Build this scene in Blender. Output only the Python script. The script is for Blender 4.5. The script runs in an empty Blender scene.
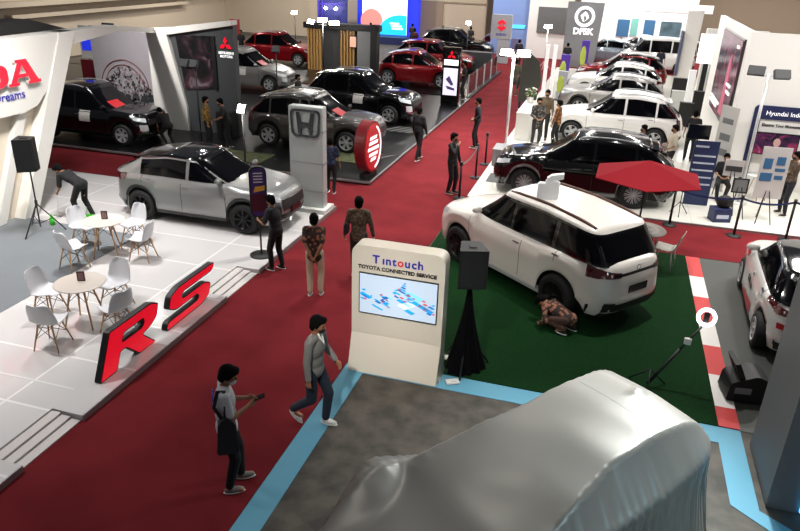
import bpy, bmesh, math, random
from math import sin, cos, pi, radians, sqrt, asin, acos, atan2
from mathutils import Vector, Matrix, noise
random.seed(7)
SC = bpy.context.scene
COL = SC.collection

# ------------------------------------------------------------------ materials
def lin(c):
    if isinstance(c, str):
        c = [int(c[i:i+2], 16)/255 for i in (0, 2, 4)]
    return [x/12.92 if x <= .04045 else ((x+.055)/1.055)**2.4 for x in c]
MATS = {}
def mat(name, col='808080', rough=.5, metal=0, emit=0, coat=0, noise_amt=0, noise_scale=8, col2=None, bump=0, bump_scale=200, trans=0, alpha=1, spec=.5):
    if name in MATS: return MATS[name]
    m = bpy.data.materials.new(name); m.use_nodes = True
    nt = m.node_tree; b = nt.nodes['Principled BSDF']
    c = lin(col)
    b.inputs['Base Color'].default_value = (*c, 1)
    b.inputs['Roughness'].default_value = rough
    b.inputs['Metallic'].default_value = metal
    b.inputs['Coat Weight'].default_value = coat
    b.inputs['Coat Roughness'].default_value = .04
    b.inputs['Specular IOR Level'].default_value = spec
    b.inputs['Transmission Weight'].default_value = trans
    if emit:
        b.inputs['Emission Color'].default_value = (*c, 1)
        b.inputs['Emission Strength'].default_value = emit
    if noise_amt or col2:
        tc = nt.nodes.new('ShaderNodeTexCoord'); n = nt.nodes.new('ShaderNodeTexNoise')
        n.inputs['Scale'].default_value = noise_scale; n.inputs['Detail'].default_value = 6
        nt.links.new(tc.outputs['Object'], n.inputs['Vector'])
        r = nt.nodes.new('ShaderNodeValToRGB')
        d = lin(col2) if col2 else [x*(1-noise_amt) for x in c]
        r.color_ramp.elements[0].position = .35; r.color_ramp.elements[1].position = .65
        r.color_ramp.elements[0].color = (*d, 1); r.color_ramp.elements[1].color = (*c, 1)
        nt.links.new(n.outputs['Fac'], r.inputs['Fac']); nt.links.new(r.outputs['Color'], b.inputs['Base Color'])
        if emit: nt.links.new(r.outputs['Color'], b.inputs['Emission Color'])
    if bump:
        tc = nt.nodes.new('ShaderNodeTexCoord'); n = nt.nodes.new('ShaderNodeTexNoise')
        n.inputs['Scale'].default_value = bump_scale
        bp = nt.nodes.new('ShaderNodeBump'); bp.inputs['Strength'].default_value = bump; bp.inputs['Distance'].default_value = .01
        nt.links.new(tc.outputs['Object'], n.inputs['Vector'])
        nt.links.new(n.outputs['Fac'], bp.inputs['Height']); nt.links.new(bp.outputs['Normal'], b.inputs['Normal'])
    MATS[name] = m
    return m
def brick_mat(name, col, mortar, bw, bh, ms, rough, coat=0, off=0):
    m = mat(name, col, rough, coat=coat); nt = m.node_tree; b = nt.nodes['Principled BSDF']
    tc = nt.nodes.new('ShaderNodeTexCoord'); t = nt.nodes.new('ShaderNodeTexBrick')
    t.offset = off; t.inputs['Scale'].default_value = 1
    t.inputs['Brick Width'].default_value = bw; t.inputs['Row Height'].default_value = bh
    t.inputs['Mortar Size'].default_value = ms; t.inputs['Mortar Smooth'].default_value = .1
    c = lin(col); t.inputs['Color1'].default_value = (*c, 1); t.inputs['Color2'].default_value = (*[x*.93 for x in c], 1)
    t.inputs['Mortar'].default_value = (*lin(mortar), 1)
    nt.links.new(tc.outputs['Object'], t.inputs['Vector']); nt.links.new(t.outputs['Color'], b.inputs['Base Color'])
    return m
def M(n): return MATS[n] if isinstance(n, str) else n

mat('white_gloss', 'd8d8d4', .22); mat('white_matte', 'd8d5cf', .55); mat('cream', 'cfc4b4', .6)
mat('black_matte', '0c0c0d', .6); mat('black_gloss', '08080a', .12, coat=.5); mat('dark_gray', '3a3b3d', .6); mat('mid_gray', '77787a', .5)
mat('dark_glass', '040407', .08, spec=.2); mat('tire', '0e0e0f', .75); mat('rim_silver', 'a8aaad', .4, .35); mat('rim_dark', '2a2b2d', .3, .8)
mat('chrome', 'd8d8da', .12, 1); mat('plastic_black', '151516', .5); mat('tail_red', '4c0810', .15, coat=1); mat('lamp_clear', 'd5dade', .1, .3)
mat('lamp_orange', 'e08030', .3); mat('red_sign', 'e8102a', .35, emit=.6); mat('red_plastic', 'b01420', .4); mat('wood_light', 'c79a6a', .5, noise_amt=.25, noise_scale=20)
mat('wood_slat', 'b58a50', .5, noise_amt=.2, noise_scale=10)
mat('skin', '9a6b50', .55); mat('skin_dark', '7a5340', .55); mat('hair', '080707', .9, spec=.1, bump=.8, bump_scale=60); mat('shoe_white', 'd2d0cc', .6); mat('shoe_gray', '77706a', .6)
mat('text_black', '141416', .5); mat('text_blue', '2b2aa0', .5); mat('text_red', 'e2303c', .5)
mat('steel_pole', 'cfcfcf', .35, .3)
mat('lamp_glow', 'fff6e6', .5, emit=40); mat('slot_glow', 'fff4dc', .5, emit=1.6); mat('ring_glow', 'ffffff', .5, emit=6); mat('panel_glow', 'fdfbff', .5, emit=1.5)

# ------------------------------------------------------------------ mesh helpers
class MB:
    def __init__(s): s.v = []; s.f = []; s.mi = []; s.sm = []
    def add(s, vs, fs, mi=0, smooth=False):
        o = len(s.v); s.v += [tuple(v) for v in vs]
        s.f += [tuple(i+o for i in f) for f in fs]; s.mi += [mi]*len(fs); s.sm += [smooth]*len(fs)
        return s
    def box(s, x0, y0, z0, x1, y1, z1, mi=0, mtx=None):
        vs = [Vector((x, y, z)) for z in (z0, z1) for y in (y0, y1) for x in (x0, x1)]
        if mtx: vs = [mtx @ v for v in vs]
        return s.add(vs, [(0, 2, 3, 1), (4, 5, 7, 6), (0, 1, 5, 4), (2, 6, 7, 3), (0, 4, 6, 2), (1, 3, 7, 5)], mi)
    def rbox(s, x0, y0, z0, x1, y1, z1, r=.02, mi=0):
        bm = bmesh.new(); bmesh.ops.create_cube(bm, size=1)
        for v in bm.verts: v.co = Vector(((x0+x1)/2+v.co.x*(x1-x0), (y0+y1)/2+v.co.y*(y1-y0), (z0+z1)/2+v.co.z*(z1-z0)))
        bmesh.ops.bevel(bm, geom=bm.edges[:], offset=r, segments=2, affect='EDGES')
        bm.verts.index_update(); vs = [v.co.copy() for v in bm.verts]; fs = [[v.index for v in f.verts] for f in bm.faces]; bm.free()
        return s.add(vs, fs, mi)
    def tube(s, pts, r, n=8, mi=0, cap=True, smooth=True):
        pts = [Vector(p) for p in pts]; rs = r if isinstance(r, (list, tuple)) else [r]*len(pts)
        vs = []; ref = None
        for i, p in enumerate(pts):
            d = (pts[min(i+1, len(pts)-1)]-pts[max(i-1, 0)]).normalized()
            if ref is None: ref = Vector((0, 0, 1)) if abs(d.z) < .9 else Vector((1, 0, 0))
            u = d.cross(ref).normalized(); w = u.cross(d).normalized(); ref = w
            for k in range(n):
                a = 2*pi*k/n; vs.append(p+u*cos(a)*rs[i]+w*sin(a)*rs[i])
        fs = [(i*n+k, i*n+(k+1) % n, (i+1)*n+(k+1) % n, (i+1)*n+k) for i in range(len(pts)-1) for k in range(n)]
        s.add(vs, fs, mi, smooth)
        if cap:
            o = len(s.v)-len(vs)
            s.f += [tuple(o+k for k in range(n))[::-1], tuple(o+(len(pts)-1)*n+k for k in range(n))]; s.mi += [mi]*2; s.sm += [False]*2
        return s
    def lathe(s, prof, n=24, c=(0, 0, 0), axis='z', mi=0, smooth=True, closed=False):
        vs = []
        for r, z in prof:
            for k in range(n):
                a = 2*pi*k/n; x, y = r*cos(a), r*sin(a)
                p = {'z': (x, y, z), 'y': (x, z, y), 'x': (z, x, y)}[axis]
                vs.append((p[0]+c[0], p[1]+c[1], p[2]+c[2]))
        m = len(prof); rng = range(m if closed else m-1)
        fs = [(i*n+k, i*n+(k+1) % n, ((i+1) % m)*n+(k+1) % n, ((i+1) % m)*n+k) for i in rng for k in range(n)]
        return s.add(vs, fs, mi, smooth)
    def prism(s, poly, axis, a0, a1, mi=0, mis=None):
        # polygon (p,q) extruded along axis ; axis x: (y,z), y: (x,z), z: (x,y)
        n = len(poly)
        f = {'x': lambda p, a: (a, p[0], p[1]), 'y': lambda p, a: (p[0], a, p[1]), 'z': lambda p, a: (p[0], p[1], a)}[axis]
        vs = [f(p, a0) for p in poly]+[f(p, a1) for p in poly]
        s.add(vs, [tuple(range(n))[::-1], tuple(range(n, 2*n))], mi)
        o = len(s.v)-2*n
        fs = [(k, (k+1) % n, n+(k+1) % n, n+k) for k in range(n)]
        s.f += [tuple(i+o for i in q) for q in fs]; s.mi += [mi if mis is None else mis]*n; s.sm += [False]*n
        return s
    def grid(s, P, nu, nv, mi=0, smooth=True):
        vs = [P(i/nu, j/nv) for j in range(nv+1) for i in range(nu+1)]
        fs = [(j*(nu+1)+i, j*(nu+1)+i+1, (j+1)*(nu+1)+i+1, (j+1)*(nu+1)+i) for j in range(nv) for i in range(nu)]
        return s.add(vs, fs, mi, smooth)
    def ell(s, c, r, mi=0, mtx=None, n=10):
        vs = []; c = Vector(c)
        for j in range(n+1):
            t = pi*j/n
            for k in range(2*n):
                a = pi*k/n
                p = Vector((r[0]*sin(t)*cos(a), r[1]*sin(t)*sin(a), r[2]*cos(t)))
                if mtx: p = mtx @ p
                vs.append(c+p)
        m = 2*n
        return s.add(vs, [(j*m+k, (j+1)*m+k, (j+1)*m+(k+1) % m, j*m+(k+1) % m) for j in range(n) for k in range(m)], mi, True)
    def mesh(s, name, mats, recalc=True):
        me = bpy.data.meshes.new(name); me.from_pydata(s.v, [], s.f)
        for m in (mats if isinstance(mats, (list, tuple)) else [mats]): me.materials.append(M(m) if isinstance(m, str) else m)
        me.polygons.foreach_set('material_index', s.mi); me.polygons.foreach_set('use_smooth', s.sm)
        if recalc:
            bm = bmesh.new(); bm.from_mesh(me); bmesh.ops.remove_doubles(bm, verts=bm.verts[:], dist=1e-5)
            bmesh.ops.recalc_face_normals(bm, faces=bm.faces[:]); bm.to_mesh(me); bm.free()
        me.update(); return me
    def build(s, name, mats, parent=None, loc=None, rz=0, recalc=True):
        return link(name, s.mesh(name, mats, recalc), parent, loc, rz)
def link(name, data, parent=None, loc=None, rz=0):
    o = bpy.data.objects.new(name, data); COL.objects.link(o)
    if parent: o.parent = parent
    if loc is not None: o.location = loc
    if rz: o.rotation_euler = (0, 0, rz)
    return o
def tag(o, label, cat, group=None, kind=None):
    if kind: o['kind'] = kind
    if label: o['label'] = label
    if cat: o['category'] = cat
    if group: o['group'] = group
    return o
def thing(name, label, cat, loc=(0, 0, 0), rz=0, group=None):
    o = link(name, None, None, loc, rz); o.empty_display_size = .2
    return tag(o, label, cat, group)
def copy_tree(o, parent=None):
    c = o.copy(); COL.objects.link(c)
    if parent: c.parent = parent
    for ch in list(o.children): copy_tree(ch, c)
    return c
def place(o, loc, rz=0, label=None, group=None):
    o.location = loc; o.rotation_euler = (0, 0, rz)
    if label: o['label'] = label
    if group: o['group'] = group
    return o
def struct(o): o['kind'] = 'structure'; return o
def font_mesh(txt, size, extrude=.004, bold=0, spacing=1.0, shear=0, align='CENTER'):
    cu = bpy.data.curves.new('t', 'FONT'); cu.body = txt; cu.size = size; cu.extrude = extrude; cu.offset = bold
    cu.space_character = spacing; cu.shear = shear; cu.align_x = align; cu.resolution_u = 3
    o = bpy.data.objects.new('t', cu); COL.objects.link(o)
    dg = bpy.context.evaluated_depsgraph_get(); dg.update()
    me = bpy.data.meshes.new_from_object(o.evaluated_get(dg)); bpy.data.objects.remove(o); bpy.data.curves.remove(cu)
    return me
def text(name, txt, size, m, parent, loc, face='-y', ang=0, extrude=.004, bold=0, spacing=1.0, shear=0, align='CENTER', tilt=0):
    me = font_mesh(txt, size, extrude, bold, spacing, shear, align); me.materials.clear(); me.materials.append(M(m))
    o = link(name, me, parent, loc)
    rz = {'-y': 0, '+x': pi/2, '-x': -pi/2, '+y': pi}[face]+ang
    o.rotation_euler = (pi/2-tilt, 0, rz)
    return o

# ------------------------------------------------------------------ cars
def sgnpow(v, p): return (1 if v >= 0 else -1)*abs(v)**p
class Shell:
    def __init__(s, xf, xr, b, n, zlo, zhi): s.xf = xf; s.xr = xr; s.b = b; s.n = n; s.zlo = zlo; s.zhi = zhi
    def pt(s, phi, t, off=0):
        a = (s.xf(t)-s.xr(t))/2; xc = (s.xf(t)+s.xr(t))/2; n = s.n
        x = xc+(a+off)*sgnpow(cos(phi), 2/n); y = (s.b(t)+off)*sgnpow(sin(phi), 2/n)
        xq = xc+a*sgnpow(cos(phi), 2/n)
        return Vector((x, y, s.zlo(xq)+t*(s.zhi(xq)-s.zlo(xq))))
    def phi_x(s, x, t, sg=1):
        a = (s.xf(t)-s.xr(t))/2; xc = (s.xf(t)+s.xr(t))/2; q = max(-.995, min(.995, (x-xc)/a))
        return sg*acos(sgnpow(q, s.n/2))
    def phi_y(s, y, t, end=1):
        q = max(-.995, min(.995, y/s.b(t))); p = asin(sgnpow(q, s.n/2))
        return p if end > 0 else pi-p
    def side(s, xa, xb, t0, t1, sg, off=.008, nu=10, nv=5, mb=None, da=.0, mi=0):
        mb = mb or MB()
        def P(u, v):
            A = t0(0) if callable(t0) else t0
            t = t0+(t1-t0)*v
            a = xa(t) if callable(xa) else xa; b = xb(t) if callable(xb) else xb
            lo, hi = s.xr(t)+da, s.xf(t)-da
            if da: a = min(max(a, lo), hi); b = min(max(b, lo), hi)
            return s.pt(s.phi_x(a+(b-a)*u, t, sg), t, off)
        return mb.grid(P, nu, nv, mi)
    def end(s, ya, yb, t0, t1, e, off=.008, nu=10, nv=4, mb=None, mi=0):
        mb = mb or MB()
        return mb.grid(lambda u, v: s.pt(s.phi_y((ya+(yb-ya)*u)*s.b(t0+(t1-t0)*v), t0+(t1-t0)*v, e), t0+(t1-t0)*v, off), nu, nv, mi)
    def wrap(s, y0, x1, t0, t1, e, sg, off=.008, nu=12, nv=3, mb=None, t0b=None, t1b=None, mi=0):
        # from end-face y fraction y0 round the corner to side x distance x1 from the end
        mb = mb or MB()
        def P(u, v):
            lo = t0+((t0b if t0b is not None else t0)-t0)*u; hi = t1+((t1b if t1b is not None else t1)-t1)*u
            t = lo+(hi-lo)*v
            p0 = s.phi_y(y0*s.b(t), t, e); xe = (s.xf(t)-x1) if e > 0 else (s.xr(t)+x1); p1 = s.phi_x(xe, t, 1)
            p = p0+(p1-p0)*u
            return s.pt(sg*p if e > 0 else sg*p, t, off)
        return mb.grid(P, nu, nv, mi)
def interp(pts):
    def f(x):
        if x <= pts[0][0]: return pts[0][1]
        for (x0, y0), (x1, y1) in zip(pts, pts[1:]):
            if x <= x1: return y0+(y1-y0)*(x-x0)/(x1-x0)
        return pts[-1][1]
    return f
def smoothed(f, w=.08): return lambda x: (f(x-w)+2*f(x-w/2)+2*f(x)+2*f(x+w/2)+f(x+w))/8
WHEELS = {}
def wheel_meshes(r, style, w=.23):
    k = (round(r, 3), style)
    if k in WHEELS: return WHEELS[k]
    t = MB().lathe([(r*.62, -w/2), (r*.9, -w/2), (r*.98, -w/2+.03), (r, -w/4), (r, w/4), (r*.98, w/2-.03), (r*.9, w/2), (r*.66, w/2), (r*.62, w/2-.02)], 32, axis='y', closed=True)
    R = MB(); rr = r*.68
    R.lathe([(rr, w/2-.005), (rr*.93, w/2-.002), (rr*.9, w/2-.05), (.03, w/2-.07)], 32, axis='y', mi=1)
    R.lathe([(rr*1.0, w/2-.01), (rr*.99, w/2+.006), (rr*.92, w/2+.004), (rr*.90, w/2-.03)], 32, axis='y', mi=1 if style == 'multi' else 0)
    n = {'multi': 12, 'five': 5, 'dark': 8, 'star': 6}[style]
    for i in range(n):
        a = 2*pi*i/n; wd = {'multi': .009, 'five': .05, 'dark': .02, 'star': .03}[style]
        for sgn in ((-1, 1) if style in ('multi', 'star') else (0,)):
            a2 = a+sgn*.1
            d = Vector((cos(a2), 0, sin(a2))); q = Vector((-sin(a2), 0, cos(a2)))
            vs = []
            for rad, ww, dy in ((.03, wd*.8, -.015), (rr*.94, wd, -.008)):
                for sx in (-1, 1):
                    for yy in (0, -.03): vs.append(d*rad+q*ww*sx+Vector((0, w/2+dy+yy, 0)))
            R.add(vs, [(0, 2, 6, 4), (1, 5, 7, 3), (0, 4, 5, 1), (2, 3, 7, 6), (4, 6, 7, 5)], 0)
    R.lathe([(.001, w/2+.002), (.035, w/2), (.045, w/2-.02)], 16, axis='y')
    dark = style in ('dark',)
    WHEELS[k] = (t.mesh('wheel', 'tire'), R.mesh('rim', ['rim_dark' if dark else 'rim_silver', 'black_matte']))
    return WHEELS[k]

def car(name, label, cat, loc, ang, L=4.6, W=1.8, H=1.7, wb=2.7, wr=.35, foh=.85, paint='', col='c0c0c0', metal=.4, rough=.3,
        hN=.82, hC=1.05, hB=1.02, hT=1.0, xc=None, xrf=None, xrr=None, xrb=None, black_roof=False, floating=False, rims='multi',
        cladding=True, rails=True, roofcol=None, wins=None, sticker=None, paper=False, plate=True, tail='slim', nose='suv', group=None,
        sill=.24, tum=.74, flare_mat='plastic_black', detail=True, spoiler=True, lamp_red=True, liv=None, pillars=None):
    root = thing(name, label, cat, loc, ang, group)
    pm = 'paint_'+paint
    if pm not in MATS: mat(pm, col, rough, metal, coat=.4)
    X1, X0 = L/2, -L/2
    wf = X1-foh; wrr = wf-wb                       # wheel centres
    xc = xc if xc is not None else X1-1.15          # cowl
    xrf = xrf if xrf is not None else xc-.92        # roof front
    xrb = xrb if xrb is not None else X0+.12        # rear glass foot
    xrr = xrr if xrr is not None else X0+.72        # roof rear
    top = smoothed(interp([(X0, hT), (X0+.25, hT+.02), (xc-.3, hB), (xc, hC), (X1-.35, hN+.06), (X1, hN-.02)]), .12)
    AR = wr+.07
    def zlo(x):
        z = sill+(.06 if abs(x) > L/2-.25 else 0)
        for c in (wf, wrr):
            if abs(x-c) < AR: z = max(z, wr+sqrt(max(0, AR*AR-(x-c)**2)))
        return min(z, top(x)-.08)
    bt = interp([(0, .95), (.12, .985), (.3, .982), (.5, .988), (.68, 1.0), (.77, .985), (.93, .945), (1, .885)])
    el = interp([(0, .06), (.1, .025), (.35, 0), (.6, .02), (.85, .06), (1, .13)])
    er = interp([(0, .07), (.1, .02), (.3, 0), (.6, .03), (.85, .06), (1, .10)])
    body = Shell(lambda t: X1-el(t), lambda t: X0+er(t), lambda t: W/2*bt(t), 5.0, zlo, top)
    # perimeter stations
    xs = []
    for c in (wf, wrr):
        xs += [c+AR*cos(pi*k/14) for k in range(15)]+[c-AR-.004, c+AR+.004]
    xs += [X0+.35+i*(L-.7)/16 for i in range(17)]
    xs = sorted(x for x in set(round(v, 4) for v in xs) if X0+.3 < x < X1-.3)
    phis = []
    for x in xs[::-1]: phis.append(body.phi_x(x, .35))
    pf = phis[0]; pr = phis[-1]
    front = [pf*i/8 for i in range(8)]; rear = [pr+(pi-pr)*i/8 for i in range(1, 9)]
    half = front+phis+rear
    full = half+[-p for p in half[1:-1][::-1]]
    ts = [0, .06, .12, .3, .45, .6, .68, .77, .86, .93, 1]
    N = len(full); vs = []; fs = []
    for t in ts: vs += [body.pt(p, t) for p in full]
    for j in range(len(ts)-1):
        for k in range(N): fs.append((j*N+k, j*N+(k+1) % N, (j+1)*N+(k+1) % N, (j+1)*N+k))
    ks = [.97, .9, .75, .5, .25, .05]; o = len(ts)-1
    for k_ in ks:
        for p in full:
            q = body.pt(p, 1); xm = (body.xf(1)+body.xr(1))/2
            x = xm+(q.x-xm)*(k_ if abs(q.x-xm) > .1 else k_); y = q.y*k_
            vs.append(Vector((x, y, top(x)+.035*(1-(y/(W*.45))**2)+.012)))
    for j in range(len(ks)):
        for k in range(N): fs.append(((o+j)*N+k, (o+j)*N+(k+1) % N, (o+j+1)*N+(k+1) % N, (o+j+1)*N+k))
    fs.append(tuple((o+len(ks))*N+k for k in range(N)))
    mb = MB(); mb.add(vs, fs, 0, True); mb.build('body', pm, root)
    # underbody
    MB().box(X0+.2, -W/2+.26, sill-.03, X1-.2, W/2-.26, hN-.2).build('underbody', 'black_matte', root)
    # cabin
    zb = lambda x: top(x)-.02
    roof = smoothed(interp([(xrr-.3, H-.17), (xrr+.4, H-.08), ((xrf+xrr)/2, H-.02), (xrf-.1, H-.045), (xrf+.2, H-.10)]), .15)
    crv = lambda t: t**.85
    cxf = lambda t: xc+.05+(xrf-xc-.05)*crv(t)
    cxr = lambda t: xrb+(xrr-xrb)*(t**1.25)
    cb = lambda t: W/2*(.895+(tum-.895)*(t**1.25))
    cab = Shell(cxf, cxr, cb, 6.5, zb, roof)
    P2 = [pi*i/48 for i in range(49)]; P2 = sorted(set(P2+[pi*.25+i*.03 for i in range(-6, 7)]+[pi*.75+i*.03 for i in range(-6, 7)]))
    full = P2+[-p for p in P2[1:-1][::-1]]; N = len(full)
    tc = [0, .15, .3, .45, .6, .75, .87, .95]
    mb = MB(); vs = []; fs = []
    for t in tc: vs += [cab.pt(p, t) for p in full]
    for j in range(len(tc)-1):
        for k in range(N): fs.append((j*N+k, j*N+(k+1) % N, (j+1)*N+(k+1) % N, (j+1)*N+k))
    mb.add(vs, fs, 0, True); mb.build('cabin', 'black_gloss' if floating else pm, root)
    mb = MB(); vs = []; fs = []; seq = [('t', .93), ('t', 1.0), ('k', .965), ('k', .9), ('k', .7), ('k', .4), ('k', .05)]
    xm = (cxf(1)+cxr(1))/2
    for kind, q in seq:
        for p in full:
            if kind == 't': vs.append(cab.pt(p, q, .004))
            else:
                c = cab.pt(p, 1); x = xm+(c.x-xm)*q; y = c.y*q
                vs.append(Vector((x, y, roof(x)+.045*(1-(y/cb(1))**2)*1.0+.012)))
    for j in range(len(seq)-1):
        for k in range(N): fs.append((j*N+k, j*N+(k+1) % N, (j+1)*N+(k+1) % N, (j+1)*N+k))
    fs.append(tuple((len(seq)-1)*N+k for k in range(N)))
    mb.add(vs, fs, 0, True); mb.build('roof', 'black_gloss' if black_roof else (roofcol or pm), root)
    # windows
    if wins is None:
        bp = (xc+xrr)/2-.05
        wins = [(bp+.04, 99), (bp-.98, bp-.04), (-99, bp-1.05)]
    fr = lambda t: .13+.05*t
    for sg in (-1, 1):
        for (a, b_) in wins:
            cab.side(a, b_, .07, .86, sg, .008, 12, 6, da=.11).build('side_window', 'dark_glass', root)
    cab.end(-.91, .91, .04, .93, 1, .008, 14, 6).build('windshield', 'dark_glass', root)
    cab.end(-.88, .88, .16, .88, -1, .008, 12, 5).build('rear_window', 'dark_glass', root)
    if sticker:
        cab.end(-.55, .1, .1, .42, 1, .014, 8, 3).build('windshield_sticker', 'red_plastic', root)
    if paper:
        b = body.side(xc-1.15, xc-.75, .55, .98, -1, .014, 4, 3); b.build('door_sticker', 'white_matte', root)
    # wheels
    tm, rm = wheel_meshes(wr, rims)
    for cx in (wf, wrr):
        for sg in (-1, 1):
            w = link('wheel', tm, root, (cx, sg*(W/2-.125), wr), 0 if sg > 0 else pi); link('rim', rm, w)
    # lamps, grille
    for sg in (-1, 1):
        body.wrap(.62, .42, .74, .93, 1, sg, .008, t0b=.82, t1b=.95).build('headlight', 'lamp_clear', root)
        if tail == 'slim': body.wrap(.45, .42, .78, .88, -1, sg, .01, t0b=.76, t1b=.97).build('taillight', 'tail_red', root)
        elif tail == 'tall':
            b = body.wrap(.72, .22, .5, .96, -1, sg, .01); b.build('taillight', 'tail_red', root)
            cab.wrap(.86, .16, .0, .75, -1, sg, .012).build('taillight', 'tail_red', root)
    if nose == 'suv':
        body.end(-.6, .6, .42, .80, 1, .01, 10, 4).build('grille', 'plastic_black', root)
        body.end(-.6, .6, .78, .815, 1, .018, 10, 1).build('grille_bar', 'chrome', root)
        body.end(-.85, .85, .06, .3, 1, .01, 10, 2).build('lower_grille', 'plastic_black', root)
    elif nose == 'mpv':
        body.end(-.55, .55, .6, .84, 1, .01, 10, 4).build('grille', 'plastic_black', root)
        for sg in (-1, 1): body.wrap(.6, .2, .3, .62, 1, sg, .01).build('front_lamp', 'lamp_clear', root)
        for sg in (-1, 1): body.wrap(.5, .25, .12, .22, 1, sg, .016, t0b=.3, t1b=.36).build('bumper_trim', 'chrome', root)
    if plate:
        c = body.pt(pi, .5); MB().rbox(c.x-.03, -.24, c.z-.07, c.x-.012, .24, c.z+.07, .006).build('licence_plate', 'black_gloss', root)
        c = body.pt(0, .35); MB().rbox(c.x+.005, -.24, c.z-.07, c.x+.025, .24, c.z+.07, .006).build('licence_plate', 'black_gloss', root)
    body.end(-.9, .9, .03, .22, -1, .01, 10, 2).build('rear_diffuser', 'plastic_black', root)
    for sg in (-1, 1):
        if cladding:
            b = MB(); CL = lambda p: .085/max(.2, top(body.pt(p, .3).x)-zlo(body.pt(p, .3).x))
            b.grid(lambda u, v: body.pt(sg*(phis[0]+(phis[-1]-phis[0])*0+0) if False else sg*phis[min(len(phis)-1, int(round(u*(len(phis)-1))))], v*CL(phis[min(len(phis)-1, int(round(u*(len(phis)-1))))]), .012), len(phis)-1, 2)
            b.build('wheel_arch_cladding', flare_mat, root)
        # door seams and handles
        if detail:
            m = (xc+xrr)/2-.05
            for xx in (xc-.12, m, max(m-1.0, wrr+AR*.2)): body.side(xx-.006, xx+.006, .15 if abs(xx-wrr) > AR else .5, .99, sg, .004, 1, 8).build('door_seam', 'black_matte', root)
            for xx in (m+.12, m-.86):
                c = body.pt(body.phi_x(xx, .8, sg), .82)
                MB().rbox(c.x-.09, c.y-.025*1, c.z-.012, c.x+.09, c.y+.025, c.z+.012, .008).build('door_handle', 'chrome', root)
        c = cab.pt(cab.phi_x(xc-.28, .12, sg), .12)
        b = MB(); b.ell((c.x, c.y+sg*.12, c.z+.06), (.06, .12, .075)); b.tube([(c.x, c.y, c.z), (c.x, c.y+sg*.09, c.z+.02)], .025)
        b.build('side_mirror', pm, root)
        if rails:
            b = MB(); yy = cb(1)*(.9 if paint != 'pearl' else .8)
            n = 10; x0, x1 = xrr+.1, xrf-.15
            b.tube([(x0+(x1-x0)*i/n, sg*yy, roof(x0+(x1-x0)*i/n)+(.015 if i in (0, n) else .055 if paint != 'pearl' else .035)) for i in range(n+1)], .017 if paint != 'pearl' else .034, 8)
            b.build('roof_rail', 'rim_silver' if paint != 'pearl' else 'roof_rail_brown', root)
    if spoiler:
        b = MB(); z = roof(xrr)+.0
        b.grid(lambda u, v: (cxr(1)+.05-.28*v, (u*2-1)*cb(1)*.86, z+.035*(1-(2*u-1)**2)-.05*v), 10, 3)
        b.grid(lambda u, v: (cxr(1)+.05-.28*(1-v), (u*2-1)*cb(1)*.86, z-.035+.035*(1-(2*u-1)**2)-.05*(1-v)+.0), 10, 3)
        b.grid(lambda u, v: (cxr(1)-.23, (u*2-1)*cb(1)*.86, z+.035*(1-(2*u-1)**2)-.05-.035*v), 10, 1)
        b.build('rear_spoiler', 'black_gloss' if black_roof else pm, root)
    root_info = dict(body=body, cab=cab, roof=roof, cb=cb, xf=cxf, xr=cxr, top=top, wf=wf, wr=wrr)
    CARINFO[root.name] = root_info
    return root
CARINFO = {}
mat('roof_rail_brown', '5a4038', .4, .5)

# ------------------------------------------------------------------ people
def caps(mb, a, b, ra, rb, n=10):
    a, b = Vector(a), Vector(b); d = b-a; L = d.length
    if L < 1e-5: return mb.ell(a, (ra, ra, ra))
    d /= L
    pts = []; rs = []
    for k in range(4): t = pi/2*(k+.15)/4; pts.append(a-d*ra*cos(t)); rs.append(ra*sin(t))
    for k in range(5): pts.append(a+d*L*k/4); rs.append(ra+(rb-ra)*k/4)
    for k in range(3, -1, -1): t = pi/2*(k+.15)/4; pts.append(b+d*rb*cos(t)); rs.append(rb*sin(t))
    return mb.tube(pts, rs, n)
def remeshed(mb, voxel, mats, name, smooth=3):
    me = mb.mesh(name, mats, False); o = link('tmp', me)
    md = o.modifiers.new('r', 'REMESH'); md.mode = 'VOXEL'; md.voxel_size = voxel; md.use_smooth_shade = True
    dg = bpy.context.evaluated_depsgraph_get(); dg.update()
    out = bpy.data.meshes.new_from_object(o.evaluated_get(dg)); bpy.data.objects.remove(o); bpy.data.meshes.remove(me)
    bm = bmesh.new(); bm.from_mesh(out)
    for _ in range(smooth): bmesh.ops.smooth_vert(bm, verts=bm.verts[:], factor=.5, use_axis_x=True, use_axis_y=True, use_axis_z=True)
    for f in bm.faces: f.smooth = True
    bm.to_mesh(out); bm.free(); out.name = name
    out.materials.clear()
    for m in (mats if isinstance(mats, list) else [mats]): out.materials.append(M(m))
    return out
def ik(a, b, l1, l2, hint):
    a, b, hint = Vector(a), Vector(b), Vector(hint); d = b-a; D = d.length
    if D > (l1+l2)*.995: b = a+d*((l1+l2)*.995/D); d = b-a; D = d.length
    u = d/D; x = (l1*l1-l2*l2+D*D)/(2*D); h = sqrt(max(0, l1*l1-x*x))
    w = hint-u*hint.dot(u); w.normalize()
    return a+u*x+w*h, b
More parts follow.
